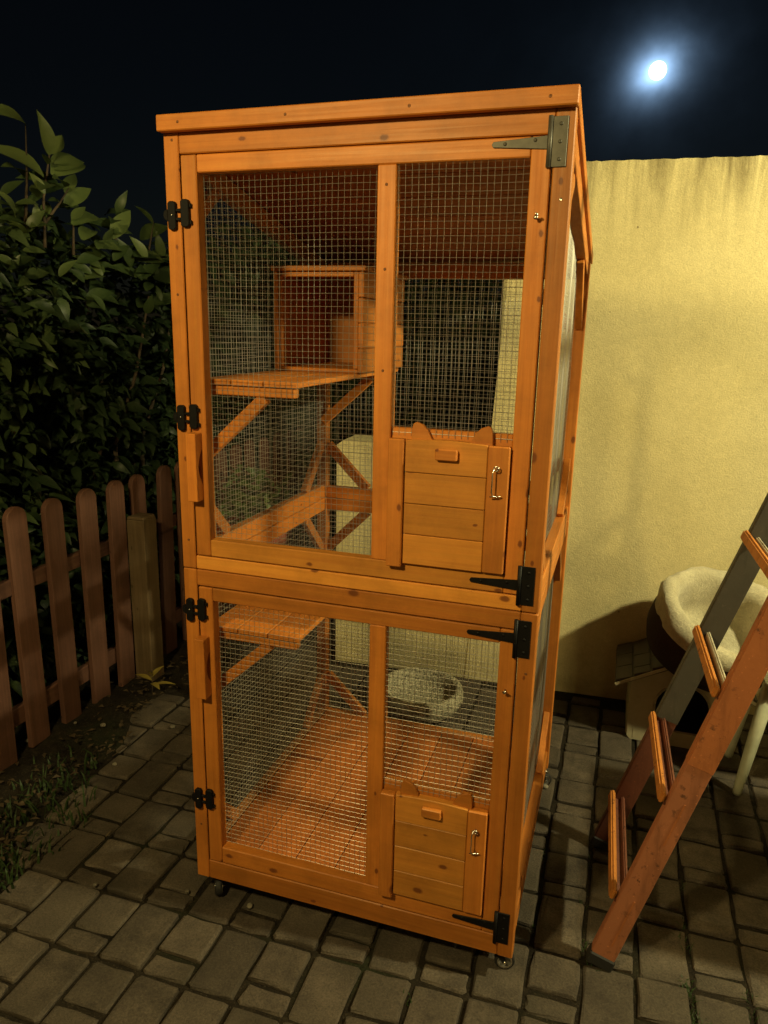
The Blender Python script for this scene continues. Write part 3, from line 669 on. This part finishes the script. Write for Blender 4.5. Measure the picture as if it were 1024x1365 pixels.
def hedge_points(n, y0, y1, xface, depth, topf, zmin=0.05):
    y = rng.uniform(y0, y1, n); t = rng.random(n) ** 1.5
    z = zmin + (np.array([topf(q) for q in y]) - zmin) * rng.random(n)
    lump = np.array([mnoise.noise(Vector((a * 1.6, b_ * 1.6, 2.0))) for a, b_ in zip(y, z)]); lump2 = np.array([mnoise.noise(Vector((a * 5, b_ * 5, 7.0))) for a, b_ in zip(y, z)])
    x = xface + 0.20 * lump + 0.10 * lump2 - t * depth
    gap = (lump2 < -0.28) & (rng.random(n) < 0.45)
    return np.stack([x, y, z], 1)[~gap]
def foliage(pts, outward, sizes, name_big, n_big, parent, mat, rest_name):
    n = len(pts); lens = rng.uniform(*sizes, n)
    dirs = rng.normal(0, 0.75, (n, 3)) + np.array(outward); dirs[:, 2] = dirs[:, 2] * 0.6 - 0.05
    roll = rng.normal(0, 0.7, n); Rm = rot_to(dirs, roll)
    bases = [leaf_data(1.0, w, dr, fo) for w, dr, fo in ((0.42, 0.5, 0.35), (0.48, 0.9, 0.25), (0.38, 0.25, 0.4), (0.45, 1.2, 0.3))]
    kinds_ = rng.integers(0, 4, n)
    P_ = [to_px(p) for p in pts]
    sizepx = np.array([lens[i] / max(P_[i][2], .3) if (P_[i][2] > .3 and -20 < P_[i][0] < 1044 and 0 < P_[i][1] < 1365) else 0 for i in range(n)])
    # those that stand outermost and nearest show largest
    depthkey = np.array([p[2] for p in P_]); score = sizepx * 10 - 0.10 * depthkey + np.where(sizepx > 0, 0, -99) + 0.9 * (pts @ np.array(outward)) / np.linalg.norm(outward)
    order = np.argsort(-score); big = set(order[:n_big].tolist())
    meshes = []
    for vs, fs in bases:
        me = bpy.data.meshes.new('leaf'); me.from_pydata(vs.tolist(), [], fs); me.materials.append(MAT[mat]); me.polygons.foreach_set('use_smooth', [True] * len(fs)); meshes.append(me)
    V, F = [], []; cnt = 0
    for i in range(n):
        k = kinds_[i]
        if i in big:
            o = bpy.data.objects.new(name_big, meshes[k]); col.objects.link(o); o.parent = parent
            mx = Matrix([list(r) for r in Rm[i] * lens[i]]).to_4x4(); mx.translation = Vector(pts[i]) - Vector(parent.location); o.matrix_basis = mx
        else:
            vs, fs = bases[k]; w_ = (vs * lens[i]) @ Rm[i].T + pts[i] - np.array(parent.location); V.append(w_); F += [tuple(cnt + q for q in f) for f in fs]; cnt += len(vs)
    o = mesh_obj(rest_name, np.concatenate(V).tolist(), F, mat, parent, True); tag(o, kind='stuff'); return o
def branches(parent, n, y0, y1, x, h):
    rr = random.Random(3)
    for k in range(n):
        m = MB(); y = y0 + (y1 - y0) * (k + rr.random()) / n; xx = x + rr.uniform(-.2, .15); p = [Vector((xx, y, -0.05))]
        for s_ in range(5): p.append(p[-1] + Vector((rr.uniform(-.07, .09), rr.uniform(-.1, .1), h / 5)))
        m.tube([q - Vector(parent.location) for q in p], 0.02, 'bark', 6, radii=[0.022, 0.018, 0.014, 0.010, 0.007, 0.004]); m.build('stem', parent)
hedge = empty('hedge', 'dark green broad-leaved hedge rising behind the picket fence', 'hedge', (-1.3, 1.5, 0))
htop = lambda y: 1.72 + 0.10 * math.sin(y * 2.3) + 0.07 * math.sin(y * 6.1 + 1) + (0.10 if y > 1.3 else 0.0) + 0.09 * min(max(y - 1.5, 0), 3)
pts = hedge_points(25000, -0.5, 5.4, -1.10, 0.75, htop)
foliage(pts, (0.9, -0.35, 0.1), (0.045, 0.110), 'leaf', 280, hedge, 'hedge_leaf', 'foliage')
branches(hedge, 16, -0.4, 5.2, -1.45, 1.6)
# hedge running on beyond the low wall
bh = empty('hedge', 'dark hedge seen through the cage mesh above the low wall', 'hedge', (0.1, 2.5, 0))
p2 = hedge_points(15000, -1.2, 1.6, 0, 0.6, lambda y: 1.92 + 0.05 * math.sin(y * 4), 0.05)
p2 = np.stack([p2[:, 1], 2.55 - p2[:, 0], p2[:, 2]], 1)
foliage(p2, (0.1, -1.0, 0.1), (0.055, 0.095), 'leaf', 1, bh, 'hedge_leaf', 'foliage')
# tall pale shoot at the hedge top
shoot = empty('laurel_shoot', 'tall shoot with big pale drooping leaves standing above the hedge top', 'plant', (-1.10, 1.0, 0.0))
lv = [((34, 166), (-12, 160), 1.0), ((66, 206), (42, 168), .7), ((68, 205), (79, 182), -.2), ((58, 236), (2, 200), .9), ((70, 234), (118, 224), .9), ((34, 238), (-4, 226), .8), ((60, 258), (45, 232), .5), ((88, 258), (104, 232), .3),
      ((86, 275), (109, 256), .6), ((97, 300), (138, 297), 1.0), ((60, 290), (72, 268), .3), ((50, 300), (44, 272), .2), ((20, 290), (-5, 270), .8), ((40, 320), (12, 300), .8), ((110, 320), (140, 306), .8), ((150, 318), (166, 282), .4), ((188, 320), (214, 303), .7), ((196, 345), (180, 320), .5), ((205, 300), (190, 276), .5), ((214, 345), (200, 325), .8), ((130, 345), (112, 330), .8), ((75, 330), (92, 316), .6)]
rs = random.Random(11)
for k in range(85):
    x_ = rs.uniform(-5, 222); top_ = 250 + 60 * abs(math.sin(x_ * .035 + .8)) + (-40 if x_ < 110 else 25); y_ = top_ + abs(rs.gauss(0, 55)); a_ = rs.uniform(-.5, 3.6); ln_ = rs.uniform(20, 34)
    lv.append(((x_, y_), (x_ + ln_ * math.cos(a_), y_ - ln_ * .7 * math.sin(a_)), rs.uniform(.2, 1.0)))
def shoot_pt(px, py, k=0): return on_x(px, py, -1.04 + 0.05 * math.sin(k * 2.3))
loc0 = Vector(shoot.location)
for stem_px in ([(60, 330), (58, 265), (66, 205), (72, 178)], [(58, 300), (80, 270), (92, 250)], [(34, 300), (36, 235), (34, 165)], [(98, 340), (98, 280)], [(196, 350), (205, 295)], [(150, 340), (160, 290)]):
    m = MB(); m.tube([shoot_pt(*q) - loc0 for q in stem_px], 0.004, 'bark', 6, radii=[0.006 - 0.0045 * i / (len(stem_px) - 1) for i in range(len(stem_px))]); m.build('stem', shoot)
for k, (a, b_, dr) in enumerate(lv):
    A = shoot_pt(*a, k); B = shoot_pt(*b_, k) + Vector((0.05 * math.sin(k * 1.7) + 0.02, 0, 0)); ln = (B - A).length * 1.12
    vs, fs = leaf_data(ln, ln * 0.40 if dr > 0 else ln * 0.6, max(dr, 0.05) * 0.9, 0.30, 8)
    d = (B - A).normalized(); arch = Vector((0, 0, 1)) * max(dr, 0.0) * 0.55; d2 = (d + arch).normalized()
    face = Vector((0.62, -0.55, 0.75 + 0.35 * math.sin(k * 2.9))); un = (face - d2 * face.dot(d2)).normalized(); sd = un.cross(d2)
    mx = Matrix(((d2.x, sd.x, un.x), (d2.y, sd.y, un.y), (d2.z, sd.z, un.z)))
    W_ = [mx @ Vector(v) + A - loc0 for v in vs.tolist()]
    mesh_obj('leaf', W_, fs, 'young_leaf' if k < 22 else 'mid_leaf', shoot, True)

# ------------------------------------------------------------------ ground cover
def blades(n, area, h, mat, name, spread=0.5, wide=0.006):
    V, F = [], []
    for k in range(n):
        x, y, z = area(k); a = random.uniform(0, 6.28); hh = random.uniform(*h); ln = random.uniform(0.2, 1.0) * spread * hh
        w = wide * random.uniform(.6, 1.3); dx, dy = math.cos(a), math.sin(a); b0 = len(V)
        V += [(x - dy * w, y + dx * w, z), (x + dy * w, y - dx * w, z), (x + dx * ln * .4 - dy * w * .8, y + dy * ln * .4 + dx * w * .8, z + hh * .6), (x + dx * ln * .4 + dy * w * .8, y + dy * ln * .4 - dx * w * .8, z + hh * .6), (x + dx * ln, y + dy * ln, z + hh * random.uniform(.75, 1.0))]
        F += [(b0, b0 + 1, b0 + 3, b0 + 2), (b0 + 2, b0 + 3, b0 + 4)]
    return mesh_obj(name, V, F, mat)
def clump_area(k):
    a = random.uniform(0, 6.28); r = random.random() ** .6
    c = ((-0.62, 0.05, .17, .26), (-0.72, 0.33, .12, .12), (-0.60, -.16, .14, .14))[random.choice((0, 0, 0, 1, 2, 2))]
    return c[0] + c[2] * r * math.cos(a), c[1] + c[3] * r * math.sin(a), 0.0
gr_ = blades(520, clump_area, (0.015, 0.06), 'grass_blade', 'grass', 0.9, 0.0035); tag(gr_, 'low green grass and weeds at the edge of the paving', 'grass', kind='stuff')
js = []
for k in range(60):
    i = random.randint(6, 15); j = random.randint(-3, 3); js.append((X0 + PX * i, Y0 + PY * j + random.uniform(0, PY)) if random.random() < .65 else (X0 + PX * i + random.uniform(0, PX), Y0 + PY * j))
js += [(1.21 + random.gauss(0, .02), random.gauss(-.02, .05)) for _ in range(22)] + [(1.20 + random.gauss(0, .006), .12 + random.gauss(0, .09)) for _ in range(14)]
def joint_area(k):
    x, y = js[k % len(js)]; return x + random.gauss(0, .005), y + random.gauss(0, .012), -0.016
jg = blades(1100, joint_area, (0.008, 0.024), 'grass_blade', 'moss', 1.3, 0.0016); tag(jg, 'thin grass and moss growing in the paving joints', 'moss', kind='stuff')
# leaf litter, twigs, crumbs on the soil
V, F = [], []
for k in range(520):
    y = random.uniform(-.25, 2.3); x = soil_edge(y) - abs(random.gauss(0, .11)) + 0.02; a = random.uniform(0, 6.28); s_ = random.uniform(.006, .017); z = 0.022 + random.uniform(-.006, .016); b0 = len(V); q = random.uniform(.3, .7)
    V += [(x - s_ * math.cos(a), y - s_ * math.sin(a), z), (x + s_ * q * math.sin(a), y - s_ * q * math.cos(a), z + random.uniform(0, .008)), (x + s_ * math.cos(a), y + s_ * math.sin(a), z), (x - s_ * q * math.sin(a), y + s_ * q * math.cos(a), z + random.uniform(0, .008))]
    F.append((b0, b0 + 1, b0 + 2, b0 + 3))
lit = mesh_obj('leaf_litter', V, F, 'dry_leaf'); tag(lit, 'dry leaf litter scattered over the dark soil bed', 'leaf litter', kind='stuff')
def twig(pa, pb, label):
    A, B = on_z(*pa, 0.014), on_z(*pb, 0.02); m = MB(); md = (A + B) / 2 + Vector((.004, .003, .004)); m.tube([A, md, B], .002, 'dry_leaf', 5); tag(m.build('twig'), label, 'twig')
twig((150, 1008), (174, 991), 'long pale dry stalk lying along the edge of the soil bed')
twig((141, 1115), (148, 1107), 'tiny white bit of straw lying in a paving joint')
seedling = empty('seedling', 'small plant with yellow leaves at the foot of the timber post', 'plant', tuple(on_z(203, 925, 0.0)))
m = MB(); m.tube([(0, 0, -0.01), (0.004, 0.0, 0.05), (0.0, 0.004, 0.10)], .0022, 'bark', 5); m.build('stem', seedling)
for k, (dx, dy, dz) in enumerate(((.075, .02, .035), (.05, -.03, .02), (-.06, .0, .03), (.02, .05, .05), (-.01, -.03, .07))):
    vs, fs = leaf_data(math.hypot(dx, dy) * 1.3, .026, .5, .3); q = Vector((dx, dy, dz)).to_track_quat('X', 'Z'); mesh_obj('leaf', [q @ Vector(v) + Vector((0, 0, .035 + .012 * k)) for v in vs.tolist()], fs, 'yellow_leaf', seedling, True)
# a few stones
for k, (px, py) in enumerate(((127, 1181), (37, 996), (138, 975), (101, 972), (153, 1020), (230, 970), (250, 1190), (333, 1209), (727, 1050))):
    m = MB(); t = bmesh.new(); bmesh.ops.create_icosphere(t, subdivisions=2, radius=0.006 + .002 * (k % 3))
    for v in t.verts: v.co *= 1 + .25 * mnoise.noise(v.co * 300 + Vector((k, 0, 0))); v.co.z *= .7
    p = on_z(px, py, 0.0); m.merge(t, Matrix.Translation(p + Vector((0, 0, .004 if p.x > -.6 else .026))), 'pebble'); tag(m.build('pebble'), 'small pale pebble lying loose on the paving' if p.x > -.6 else 'small pale pebble lying on the dark soil bed', 'pebble', 'pebbles on the paving' if p.x > -.6 else 'pebbles on the soil')

# ------------------------------------------------------------------ plastic kennel, pet bed, chair
ken = empty('kennel', 'small beige plastic kennel with dark tiled roof against the yellow wall', 'kennel', (1.23, 1.19, 0))
kx0, kx1, ky0, ky1 = -0.178, 0.178, 0.0, 0.290
m = MB(); cx = 0.0; hw = 0.092
arch = [(hw, 0.055)] + [(hw * math.cos(a), 0.150 + hw * 1.0 * math.sin(a)) for a in [math.pi * k / 14 for k in range(15)]] + [(-hw, 0.055)]
def front_face(m):
    outer = [(kx1 - .016, 0.0), (kx1 - .004, 0.012), (kx1, 0.235), (0.0, 0.325), (kx0, 0.235), (kx0 + .004, 0.012), (kx0 + .016, 0.0)]
    t = bmesh.new()
    for y in (0.0, 0.014): pass
    rightside = [(0.0, 0.325)] + [(kx0, 0.235), (kx0 + .004, 0.012), (kx0 + .016, 0.0), (0.0, 0.0), (0.0, 0.055), (-hw, 0.055)] + [(hw * math.cos(a), 0.150 + hw * math.sin(a)) for a in [math.pi - math.pi / 2 * k / 7 for k in range(8)]]
    m.prism(rightside, 1, 0.0, 0.014, 'beige_plastic'); m.prism([(-x, z) for x, z in rightside][::-1], 1, 0.0, 0.014, 'beige_plastic')
front_face(m)
m.prism([(kx0 + .012, 0.0), (kx0, 0.014), (kx0 - .0, 0.235), (kx0 + .012, 0.235)], 1, 0.0142, ky1, 'beige_plastic', 0.001); m.prism([(kx1 - .012, 0.0), (kx1, 0.014), (kx1, 0.235), (kx1 - .012, 0.235)][::-1], 1, 0.0142, ky1, 'beige_plastic', 0.001)
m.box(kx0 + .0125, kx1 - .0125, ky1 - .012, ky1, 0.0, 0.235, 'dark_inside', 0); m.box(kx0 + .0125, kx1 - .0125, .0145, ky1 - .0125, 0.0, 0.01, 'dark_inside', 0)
m.box(kx0 + .024, kx0 + .027, -0.0012, 0.002, 0.01, 0.22, 'beige_plastic', 0)
body = m.build('body', ken)
rib = MB()
for k in range(15): a0, a1 = [math.pi * q / 15 for q in (k, k + 1)]; rib.tube([(hw * math.cos(a0), -0.002, 0.150 + hw * math.sin(a0)), (hw * math.cos(a1), -0.002, 0.150 + hw * math.sin(a1))], 0.004, 'beige_plastic', 6)
for s_ in (-1, 1): rib.tube([(s_ * hw, -0.002, 0.055), (s_ * hw, -0.002, 0.150)], 0.004, 'beige_plastic', 6)
rib.build('door_rim', body)
rf = MB(); ov = 0.055
slope = (0.352 - 0.226) / (0.178 + ov)
for s_ in (-1, 1):
    pts = [(s_ * (0.178 + ov), 0.212), (s_ * (0.178 + ov), 0.226), (0.0, 0.352), (0.0, 0.334)]
    rf.prism(pts if s_ < 0 else pts[::-1], 1, -0.03, ky1 + 0.002, 'roof_plastic', 0.0015)
roof = rf.build('roof', ken)
for s_ in (-1, 1):
    for k in range(4):
        for c in range(3):
            f0, f1 = k / 4 + .01, (k + 1) / 4 - .012; xa, xb = (0.178 + ov) * (1 - f0), (0.178 + ov) * (1 - f1); za, zb = 0.226 + slope * ((0.178 + ov) - xa), 0.226 + slope * ((0.178 + ov) - xb)
            yo = (k % 2) * .05; ya, yb = max(-0.029, -0.03 + c * .107 - yo + .002), min(ky1, -0.03 + (c + 1) * .107 - yo - .002)
            tl = MB(); pts = [(s_ * xa, za), (s_ * xa, za + .011), (s_ * xb, zb + .004), (s_ * xb, zb - .001)]
            tl.prism(pts if s_ < 0 else pts[::-1], 1, ya, yb, 'roof_plastic', 0.001); tl.build('tile', roof)
tr = MB()
for s_ in (-1, 1): tr.bar((s_ * (0.178 + ov), -0.033, 0.2215), (0.0 + s_ * .002, -0.033, 0.346), 0.011, 0.005, 'beige_plastic', (0, 1, 0), 0.001)
tr.build('eave_trim', roof)

bed = empty('pet_bed', 'round cream fleece pet bed with brown outside, tilted on the kennel roof', 'pet bed', (1.285, 1.265, 0.325))
nrmv = Vector((0.24, -0.42, 1.0)).normalized(); q = Vector((0, 0, 1)).rotation_difference(nrmv); mxb = Matrix.Translation((0.015, 0.0, 0.055)) @ q.to_matrix().to_4x4() @ Matrix.Scale(1.07, 4)
def donut(prof, mat, name, wob, seed, n=56):
    V, F = [], []
    for i in range(n):
        a = 2 * math.pi * i / n
        for j, (r, z) in enumerate(prof):
            w_ = wob * (mnoise.noise(Vector((math.cos(a) * 2.2, math.sin(a) * 2.2, seed + j * .45))) + .5 * mnoise.noise(Vector((math.cos(a) * 7, math.sin(a) * 7, seed + j * .9))))
            dip = -0.030 * max(0, math.cos(a + 1.25)) ** 3 * max(0, (z - .03)) / .12
            V.append(tuple(mxb @ Vector(((r + w_) * math.cos(a), (r + w_) * math.sin(a) * .93, z + w_ * .8 + dip))))
    k = len(prof)
    for i in range(n):
        for j in range(k - 1): a, b_ = i * k + j, ((i + 1) % n) * k + j; F.append((a, b_, b_ + 1, a + 1))
    return mesh_obj(name, V, F, mat, bed, True)
donut([(0.004, -0.048), (0.16, -0.048), (0.198, -0.03), (0.212, 0.02), (0.214, 0.07), (0.208, 0.105)], 'brown_fabric', 'outer_cover', 0.006, 1)
donut([(0.209, 0.098), (0.213, 0.122), (0.211, 0.148), (0.200, 0.168), (0.180, 0.174), (0.160, 0.164), (0.149, 0.138), (0.150, 0.095), (0.152, 0.050), (0.146, 0.012), (0.124, -0.006), (0.07, -0.010), (0.003, -0.008)], 'cream_fleece', 'fleece_lining', 0.0125, 5)

chair = empty('plastic_chair', 'pale plastic garden chair leg standing on the paving beside the kennel', 'chair', (1.62, 1.06, 0))
def leg(m, a, b_, w0, w1):
    m.tube([a, (a[0] * .97 + b_[0] * .03, a[1] * .97 + b_[1] * .03, .012), ((a[0] + b_[0]) / 2, (a[1] + b_[1]) / 2, (a[2] + b_[2]) / 2), b_], .02, 'pale_plastic', 10, radii=[w0 * .9, w0, (w0 + w1) / 2, w1])
for (sx, sy) in ((-1, -1), (1, -1), (-1, 1), (1, 1)):
    m = MB(); leg(m, (sx * .222, sy * .115 + .012, 0), (sx * .172, sy * .10, .40), .0145, .024); m.build('leg', chair)
m = MB(); m.box(-.195, .26, -.15, .17, .395, .425, 'pale_plastic', .012); m.build('seat', chair)
m = MB(); m.prism([(.215, .43), (.245, .43), (.31, .80), (.285, .81)], 1, -.15, .17, 'pale_plastic', .006); m.build('backrest', chair)

tab = empty('shade_table', 'unseen brown wooden table added right of the ladder to shade the paving', 'table', (1.95, 0.45, 0))  # added out of view to throw shade on the paving near the ladder
for k in range(5):
    m = MB(); m.box(-.45, .45, -.27 + k * .108 + .002, -.27 + (k + 1) * .108 - .002, .695, .72, 'fence_wood_x', .002); m.build('tabletop_board', tab)
for sx in (-1, 1):
    for sy in (-1, 1):
        m = MB(); m.box(sx * .40 - .025, sx * .40 + .025, sy * .22 - .025, sy * .22 + .025, 0, .694, 'fence_wood_z', .002); m.build('leg', tab)
# ------------------------------------------------------------------ ladder leaning to the right
lad = empty('ladder', 'worn orange and grey metal ladder leaning beside the cage', 'ladder', (0.996, 0.110, 0))
th = R(73.0); EV = Vector((1, 0, 0)); TV = Vector((-math.sin(th), 0, math.cos(th)))          # thickness direction, towards the upper-left face
FA, FB = Vector((0, 0, 0)), Vector((-0.011, 0.425, 0)); DA = Vector((math.cos(th), 0.070, math.sin(th))); DB = Vector((math.cos(th), -0.012, math.sin(th)))
def slab(m, F, Dv, r0, r1, t0, t1, s0, s1, mat, bev=.0008):
    Rv = Vector((0, 1, 0)); t = bmesh.new(); vs = []
    for s_ in (s0, s1):
        for (r_, t_) in ((r0, t0), (r1, t0), (r1, t1), (r0, t1)): vs.append(t.verts.new(F + Dv * s_ + Rv * r_ + TV * t_))
    for f in ((0, 3, 2, 1), (4, 5, 6, 7), (0, 1, 5, 4), (1, 2, 6, 5), (2, 3, 7, 6), (3, 0, 4, 7)): t.faces.new([vs[q] for q in f])
    bmesh.ops.recalc_face_normals(t, faces=t.faces)
    if bev: bmesh.ops.bevel(t, geom=t.edges[:], offset=bev, segments=1, affect='EDGES')
    m.merge(t, Matrix(), mat)
def stile(F, Dv, spans):
    o0 = None
    for (s0, s1, mat, g) in spans:
        m = MB(); slab(m, F, Dv, -.0015 - g, .0015 + g, -.0265 - g, .0265 + g, s0, s1, mat)     # web, flat side towards the photographer
        for tt in (-.0265 - g, .0265 + g): slab(m, F, Dv, .0016 + g, .026, tt - .0014, tt + .0014, s0, s1, mat)
        o = m.build('stile' if o0 is None else 'sleeve', lad if o0 is None else o0); o0 = o0 or o
    m = MB()
    slab(m, F, Dv, -.005, .029, -.0305, .0305, .002, .034, 'black_rubber', .004); m.build('rubber_foot', o0)
    if F.y < .1:                                                                              # pressed grooves in the near stile
        for s0, s1 in ((.07, .20), (.36, .47)):
            m = MB(); slab(m, F, Dv, -.0026, -.0014, -.008, -.004, s0, s1, 'ladder_red', 0); m.build('groove', o0)
    return o0
stile(FA, DA, ((0.012, 2.6, 'ladder_orange', 0.0), (0.56, 2.6, 'ladder_red', .0016)))
stile(FB, DB, ((0.012, 2.6, 'ladder_maroon', 0.0), (0.46, 2.6, 'ladder_grey', .0016)))
for k, s_ in enumerate(np.arange(0.190, 2.5, 0.272)):
    m = MB()
    def bar2(t0, t1, h0, h1, mat, bev=.0015):
        a = FA + DA * s_ + Vector((0, .003, 0)); c = FB + DB * s_ - Vector((0, .003, 0)); ax = (c - a).normalized(); up = ax.cross(TV).normalized(); up = up if up.z > 0 else -up
        t = bmesh.new(); vs = []
        for p in (a, c):
            for (u_, h_) in ((t0, h0), (t1, h0), (t1, h1), (t0, h1)): vs.append(t.verts.new(p + TV * u_ + up * h_))
        for f in ((0, 3, 2, 1), (4, 5, 6, 7), (0, 1, 5, 4), (1, 2, 6, 5), (2, 3, 7, 6), (3, 0, 4, 7)): t.faces.new([vs[q] for q in f])
        bmesh.ops.recalc_face_normals(t, faces=t.faces); bmesh.ops.bevel(t, geom=t.edges[:], offset=bev, segments=2, affect='EDGES'); m.merge(t, Matrix(), mat)
    bar2(.033, .0465, -.016, .010, 'ladder_bright', .004); bar2(.004, .013, -.016, .004, 'ladder_pale' if k > 1 else 'ladder_maroon', .003); bar2(.013, .033, -.016, -.012, 'ladder_maroon', .0008)
    m.build('rung', lad)

# ------------------------------------------------------------------ pots and odds behind the cage
pot = empty('terracotta_pot', 'red terracotta pot with leafy green plant by the far pickets', 'plant pot', (-0.67, 1.60, 0))
m = MB(); m.lathe([(0, 0), (.12, 0), (.165, .46), (.182, .465), (.187, .53), (.165, .53), (.155, .49), (0, .48)], 'terracotta', n=28); m.build('pot', pot)
V = rng.normal(0, 1, (420, 3)); V /= np.linalg.norm(V, axis=1)[:, None]; ptsp = V * (rng.random(420) ** .4)[:, None] * np.array([.21, .20, .17]) + np.array([-0.67, 1.60, .63]); ptsp = ptsp[ptsp[:, 2] > .53]
foliage(ptsp, (0.1, -.3, .6), (.035, .07), 'leaf', 40, pot, 'young_leaf', 'foliage')
sp = empty('stone_bowl', 'pale speckled stone bowl on the paving between cage and low wall', 'bowl', (0.29, 1.12, 0))
m = MB(); m.lathe([(0, 0), (.10, 0), (.148, .03), (.168, .07), (.162, .105), (.148, .112), (.134, .100), (.128, .07), (.10, .05), (0, .045)], 'speckled_stone', n=32); m.build('bowl', sp)
fl = empty('yellow_flower', 'small yellow flower head beyond the cage', 'flower', (-0.62, 2.35, 0.0))
m = MB(); m.tube([(0, 0, -.02), (.01, 0, .2), (0, 0, .33)], .004, 'bark', 6); m.build('stem', fl)
for k in range(14):
    a = k * 2.4; vs, fs = leaf_data(.045, .02, .4, .2); qv = Vector((math.cos(a), math.sin(a), .5 + .4 * (k % 2))).to_track_quat('X', 'Z'); mesh_obj('petal', [qv @ Vector(v) + Vector((0, 0, .33)) for v in vs.tolist()], fs, 'yellow_leaf', fl, True)
hoop = MB(); hoop.tube([(-0.42 + .17 * math.cos(a), 1.62, 0.0 + .44 * math.sin(a)) for a in [math.pi * k / 20 for k in range(21)]], .007, 'grey_tube', 8)
tag(hoop.build('garden_hoop'), 'thin grey plant hoop arching from the paving behind the cage', 'hoop')
